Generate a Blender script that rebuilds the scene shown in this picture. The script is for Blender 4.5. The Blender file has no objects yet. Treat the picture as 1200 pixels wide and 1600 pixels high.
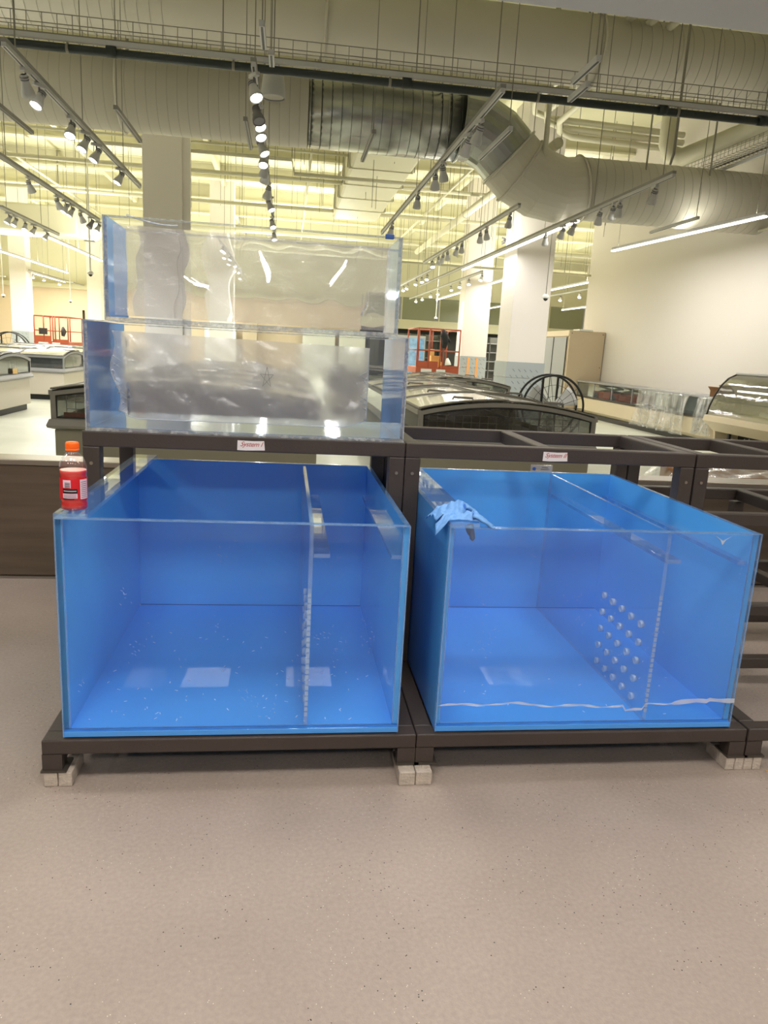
import bpy, bmesh, math, random
from mathutils import Vector, Matrix
random.seed(7)
S = bpy.context.scene
C = S.collection
PI = math.pi

# ------------------------------------------------------------------ camera
cam_d = bpy.data.cameras.new('camera')
cam = bpy.data.objects.new('camera', cam_d)
C.objects.link(cam)
S.camera = cam
cam_d.sensor_fit = 'HORIZONTAL'
cam_d.sensor_width = 36.0
cam_d.lens = 34.227
cam_d.clip_start = 0.05
cam_d.clip_end = 200
yaw, pitch, roll = 0.139, -0.2191, 0.0557
fwd = Vector((math.sin(yaw) * math.cos(pitch), math.cos(yaw) * math.cos(pitch), math.sin(pitch)))
rgt = Vector((math.cos(yaw), -math.sin(yaw), 0))
upv = rgt.cross(fwd)
r2 = rgt * math.cos(roll) + upv * math.sin(roll)
u2 = -rgt * math.sin(roll) + upv * math.cos(roll)
M = Matrix((r2, u2, -fwd)).transposed().to_4x4()
M.translation = Vector((0.6257, -2.0398, 1.3105))
cam.matrix_world = M

# ------------------------------------------------------------------ world, exposure
W = bpy.data.worlds.new('world')
S.world = W
W.use_nodes = True
W.node_tree.nodes['Background'].inputs[0].default_value = (1.0, 0.97, 0.9, 1)
W.node_tree.nodes['Background'].inputs[1].default_value = 0.25
S.view_settings.view_transform = 'Standard'
S.view_settings.look = 'None'
S.view_settings.exposure = 0.0
S.view_settings.gamma = 1.0
S.view_settings.use_curve_mapping = False
S.cycles.max_bounces = 9
S.cycles.diffuse_bounces = 4
S.cycles.glossy_bounces = 4
S.cycles.transparent_max_bounces = 24
S.cycles.caustics_reflective = False
S.cycles.caustics_refractive = False
S.cycles.sample_clamp_indirect = 4.0
S.cycles.use_denoising = True


def area_light(name, loc, sx, sy, power, down=True, col=(1, 0.95, 0.86), rz=0.0, spread=PI):
    d = bpy.data.lights.new(name, 'AREA')
    d.shape = 'RECTANGLE'
    d.size, d.size_y = sx, sy
    d.energy = power
    d.color = col
    d.spread = spread
    o = bpy.data.objects.new(name, d)
    C.objects.link(o)
    o.location = loc
    o.rotation_euler = (0 if down else PI, 0, rz)
    return o


# ceiling troffers over the work area around the camera (they are built further down as fixtures)
PANELS = [(x, y) for y in (-4.4, -1.6) for x in (-2.72, -0.28, 0.98, 3.55, 6.0)] + [(x, 0.9) for x in (-2.72, 0.98, 4.8)]
for i, (x, y) in enumerate(PANELS):
    area_light('troffer_light', (x, y, 3.125), 0.56, 0.56, 25, col=(1, 0.95, 0.89))
# suspended linear lamps of the sales floor, the last ones added for brightness (x, y0, y1, z)
LEDS = [(6.84, 7.8, 11.9, 3.35, 'long linear lamp hanging in front of the blank right wall', -0.09),
        (4.90, 9.2, 16.75, 3.35, 'long linear lamp running past the silver duct elbow towards the columns', 0.0),
        (6.48, 17.5, 28.0, 3.35, 'linear lamp passing in front of the first distant white column', 0.0),
        (8.58, 14.7, 20.8, 3.35, 'linear lamp just left of the far end of the right wall', 0.0),
        (-7.28, 20.2, 26.6, 3.35, 'lower of the two linear lamps at the left edge', 0.0),
        (-4.80, 16.2, 21.1, 3.35, 'upper linear lamp running behind the stacked clear tanks', 0.0),
        (2.2, 20.0, 28.0, 3.6, 'linear lamp seen through the top clear tank, right half', 0.0),
        (-0.2, 20.0, 28.0, 3.6, 'linear lamp seen through the top clear tank, middle', 0.0),
        (-11.5, 22.0, 30.0, 3.4, 'linear lamp far off at the left side of the hall', 0.0),
        (12.5, 22.0, 30.0, 3.4, 'linear lamp beyond the end of the right wall', 0.0),
        (-12.5, 10.0, 18.0, 3.6, 'added linear lamp out of view to the left, brightening the far hall', 0.0),  # invented unseen lamp, more light for far wall and ceiling
        (-5.6, 5.5, 11.0, 3.6, 'nearest added linear lamp out of view to the left, brightening column and duct', 0.0),  # unseen lamp put in to brighten the wide column and left duct
        (-9.6, 28.5, 34.5, 3.5, 'farthest added linear lamp at the left, brightening the beige wall', 0.0),  # extra lamp put in to light the far beige wall
        (-3.0, 27.0, 34.0, 3.5, 'farthest added linear lamp behind the greyer column, brightening the ceiling', 0.0),  # extra lamp put in for the dim far ceiling
        (10.2, 26.0, 34.0, 3.5, 'far added linear lamp above the shelving between the wrapped columns, brightening the ceiling', 0.0)]  # invented lamp that lifts the dark far end of the ceiling
for (x, y0, y1, z, lab, rz) in LEDS:
    area_light('linear_lamp_light', (x, (y0 + y1) / 2, z - 0.012), 0.05, y1 - y0, (250 if y0 > 19 else (80 if 4 < x < 6 else 170)) if x < 6 or y0 > 12 else 70, col=(1, 0.97, 0.91), rz=-rz if rz else 0)
    # upward fill light added above each lamp to brighten the ceiling
    ya = 10.9 if (x > 4 and y0 < 9.5 and x < 6) else y0
    area_light('ceiling_fill_light', (x, (ya + y1) / 2, z + 0.075), 0.05, y1 - ya, 150 if y0 > 12 else (12 if x > 6 else 80), down=False, col=(1, 0.98, 0.84), rz=-rz if rz else 0)


# ------------------------------------------------------------------ materials
def lin(c):
    out = []
    for v in c:
        v = v / 255.0
        out.append(v / 12.92 if v <= 0.04045 else ((v + 0.055) / 1.055) ** 2.4)
    return (out[0], out[1], out[2], 1)


MATS = {}


def mat(name, rgb, rough=0.6, metal=0.0, noise=0.0, nscale=8.0, bump=0.0, bscale=60.0, spec=0.5, coat=0.0,
        emis=None, estr=0.0, rgb2=None, stretch=None):
    m = bpy.data.materials.new(name)
    m.use_nodes = True
    nt = m.node_tree
    b = nt.nodes['Principled BSDF']
    b.inputs['Base Color'].default_value = lin(rgb)
    b.inputs['Roughness'].default_value = rough
    b.inputs['Metallic'].default_value = metal
    b.inputs['Specular IOR Level'].default_value = spec
    b.inputs['Coat Weight'].default_value = coat
    tc = nt.nodes.new('ShaderNodeTexCoord')
    mp = nt.nodes.new('ShaderNodeMapping')
    nt.links.new(tc.outputs['Object'], mp.inputs[0])
    if stretch:
        mp.inputs['Scale'].default_value = stretch
    if noise > 0 or rgb2:
        n = nt.nodes.new('ShaderNodeTexNoise')
        n.inputs['Scale'].default_value = nscale
        n.inputs['Detail'].default_value = 6
        nt.links.new(mp.outputs[0], n.inputs['Vector'])
        r = nt.nodes.new('ShaderNodeValToRGB')
        c1 = lin(rgb)
        c2 = lin(rgb2) if rgb2 else tuple(max(0, v * (1 - noise)) for v in c1[:3]) + (1,)
        r.color_ramp.elements[0].position = 0.35
        r.color_ramp.elements[1].position = 0.65
        r.color_ramp.elements[0].color = c2
        r.color_ramp.elements[1].color = c1
        nt.links.new(n.outputs['Fac'], r.inputs[0])
        nt.links.new(r.outputs[0], b.inputs['Base Color'])
    if bump > 0:
        n2 = nt.nodes.new('ShaderNodeTexNoise')
        n2.inputs['Scale'].default_value = bscale
        n2.inputs['Detail'].default_value = 4
        nt.links.new(mp.outputs[0], n2.inputs['Vector'])
        bp = nt.nodes.new('ShaderNodeBump')
        bp.inputs['Strength'].default_value = bump
        bp.inputs['Distance'].default_value = 0.01
        nt.links.new(n2.outputs['Fac'], bp.inputs['Height'])
        nt.links.new(bp.outputs[0], b.inputs['Normal'])
    if emis:
        b.inputs['Emission Color'].default_value = lin(emis)
        b.inputs['Emission Strength'].default_value = estr
    MATS[name] = m
    return m


def clear_mat(name, tint=(1, 1, 1), haze=0.0, hazecol=(235, 240, 245), rough=0.0, f0=0.045, fpow=4.0, fmax=0.55,
              hnoise=0.0, hscale=12.0, bump=0.0, bscale=20.0):
    """clear sheet plastic: transparent with angle dependent gloss and an optional haze"""
    m = bpy.data.materials.new(name)
    m.use_nodes = True
    nt = m.node_tree
    nt.nodes.clear()
    N = nt.nodes.new
    L = nt.links.new
    out = N('ShaderNodeOutputMaterial')
    tr = N('ShaderNodeBsdfTransparent')
    tr.inputs[0].default_value = (*tint, 1)
    gl = N('ShaderNodeBsdfGlossy')
    gl.inputs['Roughness'].default_value = rough
    gl.inputs['Color'].default_value = (1, 1, 1, 1)
    df = N('ShaderNodeBsdfDiffuse')
    df.inputs[0].default_value = lin(hazecol)
    lw = N('ShaderNodeLayerWeight')
    lw.inputs['Blend'].default_value = 0.5
    pw = N('ShaderNodeMath'); pw.operation = 'POWER'; pw.inputs[1].default_value = fpow
    mu = N('ShaderNodeMath'); mu.operation = 'MULTIPLY_ADD'
    mu.inputs[1].default_value = fmax; mu.inputs[2].default_value = f0
    L(lw.outputs['Facing'], pw.inputs[0]); L(pw.outputs[0], mu.inputs[0])
    m1 = N('ShaderNodeMixShader'); m2 = N('ShaderNodeMixShader')
    m1.inputs[0].default_value = haze
    L(tr.outputs[0], m1.inputs[1]); L(df.outputs[0], m1.inputs[2])
    tc = N('ShaderNodeTexCoord')
    if hnoise > 0:
        n = N('ShaderNodeTexNoise'); n.inputs['Scale'].default_value = hscale; n.inputs['Detail'].default_value = 8
        L(tc.outputs['Object'], n.inputs['Vector'])
        mr = N('ShaderNodeMapRange')
        mr.inputs['From Min'].default_value = 0.35; mr.inputs['From Max'].default_value = 0.7
        mr.inputs['To Min'].default_value = max(0, haze - hnoise); mr.inputs['To Max'].default_value = haze + hnoise
        L(n.outputs['Fac'], mr.inputs['Value']); L(mr.outputs[0], m1.inputs[0])
    if bump > 0:
        n2 = N('ShaderNodeTexNoise'); n2.inputs['Scale'].default_value = bscale; n2.inputs['Detail'].default_value = 5
        L(tc.outputs['Object'], n2.inputs['Vector'])
        bp = N('ShaderNodeBump'); bp.inputs['Strength'].default_value = bump; bp.inputs['Distance'].default_value = 0.02
        L(n2.outputs['Fac'], bp.inputs['Height'])
        L(bp.outputs[0], gl.inputs['Normal'])
    L(mu.outputs[0], m2.inputs[0]); L(m1.outputs[0], m2.inputs[1]); L(gl.outputs[0], m2.inputs[2])
    L(m2.outputs[0], out.inputs[0])
    MATS[name] = m
    return m


def floor_mat(name, c1, c2, rough, speck=0.0):
    m = mat(name, c1, rough=rough, rgb2=c2, nscale=1.3, bump=0.15, bscale=220)
    nt = m.node_tree
    b = nt.nodes['Principled BSDF']
    src = b.inputs['Base Color'].links[0].from_socket
    tc = [n for n in nt.nodes if n.type == 'TEX_COORD'][0]
    # fine mottling and scattered grit
    n = nt.nodes.new('ShaderNodeTexNoise'); n.inputs['Scale'].default_value = 90; n.inputs['Detail'].default_value = 8
    nt.links.new(tc.outputs['Object'], n.inputs['Vector'])
    mx = nt.nodes.new('ShaderNodeMixRGB'); mx.blend_type = 'MULTIPLY'; mx.inputs[0].default_value = 0.35
    r = nt.nodes.new('ShaderNodeValToRGB')
    r.color_ramp.elements[0].position = 0.3; r.color_ramp.elements[1].position = 0.7
    r.color_ramp.elements[0].color = (0.55, 0.55, 0.55, 1)
    nt.links.new(n.outputs['Fac'], r.inputs[0])
    nt.links.new(src, mx.inputs[1]); nt.links.new(r.outputs[0], mx.inputs[2])
    last = mx.outputs[0]
    for sc, thr, col in ((60, 0.10, (0.02, 0.018, 0.015, 1)), (85, 0.09, (0.75, 0.7, 0.62, 1))):
        if not speck:
            break
        v = nt.nodes.new('ShaderNodeTexVoronoi'); v.inputs['Scale'].default_value = sc
        nt.links.new(tc.outputs['Object'], v.inputs['Vector'])
        lt = nt.nodes.new('ShaderNodeMath'); lt.operation = 'LESS_THAN'; lt.inputs[1].default_value = thr
        nt.links.new(v.outputs['Distance'], lt.inputs[0])
        n3 = nt.nodes.new('ShaderNodeTexNoise'); n3.inputs['Scale'].default_value = 3.1 + sc * 0.05
        nt.links.new(tc.outputs['Object'], n3.inputs['Vector'])
        gt = nt.nodes.new('ShaderNodeMath'); gt.operation = 'GREATER_THAN'; gt.inputs[1].default_value = 0.53
        nt.links.new(n3.outputs['Fac'], gt.inputs[0])
        ml = nt.nodes.new('ShaderNodeMath'); ml.operation = 'MULTIPLY'
        nt.links.new(lt.outputs[0], ml.inputs[0]); nt.links.new(gt.outputs[0], ml.inputs[1])
        m3 = nt.nodes.new('ShaderNodeMixRGB'); m3.inputs[2].default_value = col
        nt.links.new(ml.outputs[0], m3.inputs[0]); nt.links.new(last, m3.inputs[1])
        last = m3.outputs[0]
    nt.links.new(last, b.inputs['Base Color'])
    return m


floor_mat('floor_work', (174, 160, 149), (160, 146, 135), 0.55, 1)
floor_mat('floor_hall', (228, 230, 216), (214, 216, 202), 0.35)
mat('ceiling_paint', (230, 227, 194), 0.8)
mat('beam_paint', (220, 216, 188), 0.7)
mat('pipe_paint', (214, 210, 184), 0.55)
mat('wall_white', (230, 224, 216), 0.7)
mat('wall_room', (160, 158, 156), 0.8)
mat('wall_beige', (236, 216, 188), 0.8)
mat('column_white', (240, 234, 228), 0.6)
mat('soffit_grey', (226, 228, 234), 0.8)
mat('duct_paint', (212, 207, 192), 0.5)
mat('duct_seam', (186, 181, 166), 0.6)
mat('duct_galv', (172, 174, 168), 0.25, 0.9, noise=0.25, nscale=3, bump=0.1, bscale=9)
mat('duct_galv_seam', (92, 94, 90), 0.5, 0.6)
mat('rack_brown', (66, 57, 52), 0.45, noise=0.12, nscale=5, bump=0.1, bscale=150)
mat('rack_edge', (96, 84, 76), 0.4)
mat('blue_sheet', (78, 158, 240), 0.012, spec=0.5)
mat('blue_sheet_side', (88, 172, 240), 0.012, spec=0.5)
mat('brick_pale', (196, 184, 170), 0.9, noise=0.2, nscale=30, bump=0.5, bscale=120)
mat('metal_plate', (84, 78, 70), 0.5, 0.5)
mat('black_pipe', (44, 52, 50), 0.45)
mat('wire_grey', (150, 146, 134), 0.5, 0.3)
mat('track_grey', (150, 148, 142), 0.5)
mat('lamp_white', (206, 206, 204), 0.4)
mat('lamp_grey', (120, 118, 122), 0.4)
mat('lens_lit', (255, 250, 240), 0.4, emis=(255, 250, 240), estr=14)
mat('lens_off', (170, 170, 176), 0.2)
mat('tube_lit', (255, 252, 244), 0.4, emis=(255, 250, 240), estr=5)
mat('panel_lit', (255, 250, 242), 0.4, emis=(255, 248, 236), estr=7)
mat('paper', (232, 226, 224), 0.8)
mat('ink_red', (178, 60, 66), 0.7)
mat('cap_orange', (255, 112, 20), 0.35)
mat('label_red', (206, 20, 34), 0.4)
mat('label_white', (226, 200, 214), 0.5)
mat('label_black', (24, 14, 18), 0.5)
mat('drink_red', (222, 16, 6), 0.12)
mat('glove_blue', (112, 168, 232), 0.5, bump=0.3, bscale=70)
mat('shaving_white', (196, 224, 252), 0.4)
mat('seam_blue', (24, 70, 140), 0.4)
mat('glove_grey', (92, 110, 140), 0.5)
mat('steel_low', (124, 112, 98), 0.32, 0.75, noise=0.2, nscale=2, stretch=(1, 1, 12))
mat('steel_lip', (150, 142, 130), 0.3, 0.7)
mat('freezer_olive', (126, 120, 100), 0.5)
mat('freezer_dark', (122, 118, 106), 0.45)
mat('freezer_pale', (214, 206, 192), 0.5)
mat('freezer_grey', (150, 150, 152), 0.4)
mat('freezer_inside', (40, 46, 50), 0.5)
mat('freezer_red', (140, 30, 36), 0.5)
mat('black_rubber', (16, 16, 16), 0.5)
mat('lift_orange', (156, 70, 38), 0.5)
mat('lift_dark', (44, 36, 34), 0.6)
mat('yellow_box', (226, 190, 120), 0.6)
mat('cabinet_tan', (206, 188, 158), 0.5)
mat('cabinet_door', (160, 164, 166), 0.35)
mat('case_cream', (226, 210, 180), 0.45)
mat('case_dark', (52, 48, 44), 0.5)
mat('cardboard', (150, 106, 70), 0.85, noise=0.15, nscale=12)
mat('tile_wrap', (168, 176, 180), 0.6)
mat('tile_mark', (120, 128, 134), 0.6)
mat('tape_orange', (232, 168, 100), 0.6)
mat('window_dark', (146, 150, 126), 0.3)
mat('steel_dark', (70, 70, 66), 0.5)
mat('shelf_grey', (100, 100, 94), 0.5)
mat('camera_white', (236, 236, 230), 0.4)
mat('wood_chip', (196, 160, 110), 0.8)
mat('jacket_black', (22, 22, 26), 0.8)
mat('blue_tape', (50, 90, 160), 0.6)

clear_mat('acrylic', tint=(0.975, 0.985, 0.995), haze=0.012, f0=0.035)
clear_mat('acrylic_edge', tint=(0.8, 0.92, 1.0), haze=0.26, hazecol=(150, 198, 246), rough=0.1, f0=0.1, hnoise=0.1, hscale=30)
clear_mat('acrylic_reflection', tint=(0.85, 0.93, 1.0), haze=0.5, hazecol=(196, 222, 246), rough=0.2, f0=0.1)  # pale haze used for the imitated hole reflections
clear_mat('acrylic_front', tint=(0.97, 0.98, 1.0), haze=0.015, hazecol=(150, 195, 245), rough=0.02, f0=0.018, fmax=0.4, hnoise=0.01, hscale=2.5)
clear_mat('acrylic_edge_clear', tint=(0.9, 0.94, 0.96), haze=0.35, hazecol=(228, 230, 226), rough=0.1, f0=0.12, hnoise=0.2, hscale=40)
clear_mat('film_blue', tint=(0.3, 0.55, 0.85), haze=0.88, hazecol=(128, 188, 248), rough=0.06, f0=0.06, hnoise=0.08, hscale=5)
clear_mat('film_pale', tint=(0.68, 0.83, 0.97), haze=0.55, hazecol=(140, 190, 242), rough=0.08, f0=0.1, fmax=0.7, hnoise=0.12, hscale=6)
clear_mat('film_haze', tint=(0.93, 0.94, 0.95), haze=0.2, hazecol=(222, 220, 218), rough=0.12, f0=0.07, hnoise=0.1, hscale=7, bump=0.6, bscale=26)
clear_mat('film_haze_dense', tint=(0.86, 0.87, 0.89), haze=0.34, hazecol=(206, 206, 208), rough=0.14, f0=0.1, hnoise=0.16, hscale=5, bump=0.8, bscale=16)
def blur_mat(name, col, haze, hazecol, rough, bump, bscale, f0):
    m = clear_mat(name, haze=haze, hazecol=hazecol, rough=0.15, f0=f0, bump=bump, bscale=bscale)
    nt = m.node_tree
    tr = [n for n in nt.nodes if n.type == 'BSDF_TRANSPARENT'][0]
    rf = nt.nodes.new('ShaderNodeBsdfRefraction')
    rf.inputs['Color'].default_value = (*col, 1); rf.inputs['Roughness'].default_value = rough; rf.inputs['IOR'].default_value = 1.06
    mx = nt.nodes.new('ShaderNodeMixShader'); mx.inputs[0].default_value = 0.7
    tgt = tr.outputs[0].links[0].to_socket
    nt.links.new(tr.outputs[0], mx.inputs[1]); nt.links.new(rf.outputs[0], mx.inputs[2]); nt.links.new(mx.outputs[0], tgt)


blur_mat('film_haze_dense', (0.92, 0.93, 0.95), 0.26, (206, 206, 210), 0.45, 0.9, 18, 0.12)
blur_mat('film_haze', (0.96, 0.96, 0.97), 0.26, (236, 228, 224), 0.05, 0.35, 30, 0.08)
clear_mat('film_edge', tint=(0.9, 0.95, 1), haze=0.5, hazecol=(225, 235, 245), rough=0.2, f0=0.2)
clear_mat('scratch_haze', haze=0.5, hazecol=(190, 215, 245), rough=0.3, f0=0.1)
clear_mat('hole_rim', tint=(0.9, 0.95, 1), haze=0.6, hazecol=(205, 225, 245), rough=0.2, f0=0.2)
clear_mat('pet_clear', tint=(0.97, 0.97, 0.97), haze=0.015, hazecol=(230, 225, 225), rough=0.03, f0=0.1, fmax=0.7)
clear_mat('case_glass', tint=(0.75, 0.8, 0.78), haze=0.05, f0=0.1, rough=0.02)
clear_mat('freezer_glass', tint=(0.6, 0.63, 0.62), haze=0.05, f0=0.1, rough=0.04)
clear_mat('lid_glass', tint=(0.5, 0.52, 0.5), haze=0.8, hazecol=(204, 198, 187), f0=0.2, fmax=0.6, fpow=2.2, rough=0.12)
clear_mat('smoke_glass', tint=(0.62, 0.62, 0.58), haze=0.06, hazecol=(150, 146, 130), f0=0.12, rough=0.05, bump=0.3, bscale=5)
clear_mat('wrap_film', tint=(0.92, 0.94, 0.94), haze=0.22, hazecol=(240, 240, 236), rough=0.2, f0=0.15, hnoise=0.18, hscale=14)


# ------------------------------------------------------------------ mesh helpers
class MB:
    def __init__(self):
        self.v = []; self.f = []; self.mi = []; self.sm = []

    def add(self, vs, fs, mi=0, smooth=False):
        b = len(self.v)
        self.v += [tuple(p) for p in vs]
        for k, f in enumerate(fs):
            self.f.append([b + i for i in f])
            self.mi.append(mi[k] if isinstance(mi, (list, tuple)) else mi)
            self.sm.append(smooth)
        return self

    def box(self, x0, x1, y0, y1, z0, z1, mi=0, bev=0.0):
        if bev > 0:
            bm = bmesh.new()
            bmesh.ops.create_cube(bm, size=1)
            for v in bm.verts:
                v.co = Vector(((x0 + x1) / 2 + v.co.x * (x1 - x0), (y0 + y1) / 2 + v.co.y * (y1 - y0), (z0 + z1) / 2 + v.co.z * (z1 - z0)))
            bmesh.ops.bevel(bm, geom=bm.edges[:], offset=bev, segments=2, affect='EDGES', profile=0.5)
            bm.verts.ensure_lookup_table()
            self.add([v.co[:] for v in bm.verts], [[v.index for v in f.verts] for f in bm.faces], mi)
            bm.free()
            return self
        vs = [(x0, y0, z0), (x1, y0, z0), (x1, y1, z0), (x0, y1, z0), (x0, y0, z1), (x1, y0, z1), (x1, y1, z1), (x0, y1, z1)]
        # faces: bottom, top, -y, +x, +y, -x
        return self.add(vs, [(0, 3, 2, 1), (4, 5, 6, 7), (0, 1, 5, 4), (1, 2, 6, 5), (2, 3, 7, 6), (3, 0, 4, 7)], mi)

    def slab(self, x0, x1, y0, y1, z0, z1, thin, fmi=0, emi=1):
        f = {'z': [fmi, fmi, emi, emi, emi, emi], 'y': [emi, emi, fmi, emi, fmi, emi], 'x': [emi, emi, emi, fmi, emi, fmi]}[thin]
        return self.box(x0, x1, y0, y1, z0, z1, f)

    def bar(self, a, b, w, h=None, mi=0):
        """rectangular bar from a to b"""
        a = Vector(a); b = Vector(b); h = h or w
        d = (b - a).normalized()
        s = d.cross(Vector((0, 0, 1)))
        s = Vector((1, 0, 0)) if s.length < 1e-4 else s.normalized()
        u = s.cross(d).normalized()
        vs = []
        for p in (a, b):
            for i, j in ((-1, -1), (1, -1), (1, 1), (-1, 1)):
                vs.append(p + s * (w / 2 * i) + u * (h / 2 * j))
        return self.add(vs, [(0, 1, 2, 3), (7, 6, 5, 4), (0, 4, 5, 1), (1, 5, 6, 2), (2, 6, 7, 3), (3, 7, 4, 0)], mi)

    def tube(self, pts, r, n=8, mi=0, caps=True, closed=False, smooth=True):
        pts = [Vector(p) for p in pts]
        rs = r if isinstance(r, (list, tuple)) else [r] * len(pts)
        rings = []
        prev = None
        N = len(pts)
        for i, p in enumerate(pts):
            if closed:
                d = (pts[(i + 1) % N] - pts[(i - 1) % N])
            else:
                d = (pts[min(i + 1, N - 1)] - pts[max(i - 1, 0)])
            d.normalize()
            if prev is None:
                s = d.cross(Vector((0, 0, 1)))
                if s.length < 1e-3:
                    s = d.cross(Vector((0, 1, 0)))
            else:
                s = prev - d * prev.dot(d)
            s.normalize(); prev = s
            u = d.cross(s)
            rings.append([p + (s * math.cos(2 * PI * k / n) + u * math.sin(2 * PI * k / n)) * rs[i] for k in range(n)])
        vs = [v for r_ in rings for v in r_]
        fs = []
        for i in range(N if closed else N - 1):
            j = (i + 1) % N
            for k in range(n):
                fs.append((i * n + k, i * n + (k + 1) % n, j * n + (k + 1) % n, j * n + k))
        self.add(vs, fs, mi, smooth)
        if caps and not closed:
            self.add(rings[0], [tuple(range(n))[::-1]], mi)
            self.add(rings[-1], [tuple(range(n))], mi)
        return self

    def lathe(self, prof, n=24, axis='z', c=(0, 0, 0), mi=0, cap=True, smooth=True):
        vs = []; fs = []
        for r, h in prof:
            for k in range(n):
                a = 2 * PI * k / n
                x, y = r * math.cos(a), r * math.sin(a)
                p = {'z': (x, y, h), 'x': (h, x, y), 'y': (x, h, y)}[axis]
                vs.append((c[0] + p[0], c[1] + p[1], c[2] + p[2]))
        for i in range(len(prof) - 1):
            for k in range(n):
                fs.append((i * n + k, i * n + (k + 1) % n, (i + 1) * n + (k + 1) % n, (i + 1) * n + k))
        self.add(vs, fs, mi, smooth)
        if cap:
            self.add(vs[:n], [tuple(range(n))[::-1]], mi)
            self.add(vs[-n:], [tuple(range(n))], mi)
        return self

    def grid(self, fn, nu, nv, mi=0, smooth=True):
        vs = [fn(i / nu, j / nv) for j in range(nv + 1) for i in range(nu + 1)]
        fs = [(j * (nu + 1) + i, j * (nu + 1) + i + 1, (j + 1) * (nu + 1) + i + 1, (j + 1) * (nu + 1) + i) for j in range(nv) for i in range(nu)]
        return self.add(vs, fs, mi, smooth)

    def prism(self, poly, a0, a1, axis='y', mi=0):
        """extrude a 2D polygon along an axis; poly in the two other axes"""
        def P(p, h):
            return {'y': (p[0], h, p[1]), 'x': (h, p[0], p[1]), 'z': (p[0], p[1], h)}[axis]
        n = len(poly)
        vs = [P(p, a0) for p in poly] + [P(p, a1) for p in poly]
        fs = [tuple(range(n)), tuple(range(2 * n - 1, n - 1, -1))] + [(k, k + n, (k + 1) % n + n, (k + 1) % n) for k in range(n)]
        return self.add(vs, fs, mi)

    def build(self, name, mats, parent=None, fix=True, thick=0.0, label=None):
        me = bpy.data.meshes.new(name)
        me.from_pydata(self.v, [], self.f)
        if isinstance(mats, str):
            mats = [mats]
        for m in mats:
            me.materials.append(MATS[m])
        me.polygons.foreach_set('material_index', self.mi)
        me.polygons.foreach_set('use_smooth', self.sm)
        if fix:
            bm = bmesh.new(); bm.from_mesh(me)
            bmesh.ops.remove_doubles(bm, verts=bm.verts, dist=1e-5) if len(self.v) < 4000 else None
            bmesh.ops.recalc_face_normals(bm, faces=bm.faces)
            bm.to_mesh(me); bm.free()
        o = bpy.data.objects.new(name, me)
        C.objects.link(o)
        if thick > 0:
            md = o.modifiers.new('Solidify', 'SOLIDIFY'); md.thickness = thick; md.offset = 0
        if parent:
            o.parent = parent
        if label:
            o['label'] = label
        return o


def thing(name, label, cat, loc=(0, 0, 0), rz=0.0, group=None):
    o = bpy.data.objects.new(name, None)
    o.empty_display_size = 0.1
    C.objects.link(o)
    o.location = loc
    o.rotation_euler = (0, 0, rz)
    o['label'] = label; o['category'] = cat
    if group:
        o['group'] = group
    return o


def tag(o, label, cat, group=None, kind=None):
    o['label'] = label; o['category'] = cat
    if group:
        o['group'] = group
    if kind:
        o['kind'] = kind
    return o


def struct(name, mb, m, parent=None, label=None):
    o = mb.build(name, m, parent)
    if parent is None:
        o['kind'] = 'structure'
        if label:
            o['label'] = label
    return o


def bars(name, m, parent, segs, w):
    for a, b in segs:
        MB().bar(a, b, w).build(name, m, parent)


def dup(root, loc=None, rz=None, label=None, group=None):
    r = root.copy(); C.objects.link(r)
    if loc is not None: r.location = loc
    if rz is not None: r.rotation_euler = (0, 0, rz) if not isinstance(rz, tuple) else rz
    if label: r['label'] = label
    if group: r['group'] = group
    for ch in list(root.children):
        c = ch.copy(); C.objects.link(c); c.parent = r
        for g in list(ch.children):
            d = g.copy(); C.objects.link(d); d.parent = c
    return r


# ================================================================== SETTING
CZ = 6.25    # ceiling
# floors
struct('floor', MB().box(-7, 10, -6, 1.93, -0.1, 0), 'floor_work', label='taupe concrete floor of the work area in front of the low wall')
fh = struct('floor', MB().box(-17, 18, 1.93, 38, -0.1, 0), 'floor_hall', label='pale sealed floor of the sales hall behind the low wall')
# low stainless wall behind the racks, in panels
pw = MB().box(-7, 10, 1.95, 2.07, 0, 0.62).build('low_wall', 'steel_low')
tag(pw, 'waist low brown-grey metal clad wall running behind the racks', 'low wall')
MB().box(-7.0, 10, 1.92, 2.10, 0.62, 0.65, bev=0.004).build('coping', 'steel_lip', pw)
MB().box(-7.0, 10, 1.93, 1.95, 0, 0.012).build('floor_trim', 'steel_lip', pw)
for i, x in enumerate((-6.0, -3.6, -1.2, 1.2, 3.6, 6.0)):
    MB().box(x + 0.004, x + 2.396, 1.935, 1.95, 0.02, 0.618, bev=0.003).build('panel', 'steel_low', pw)

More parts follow.
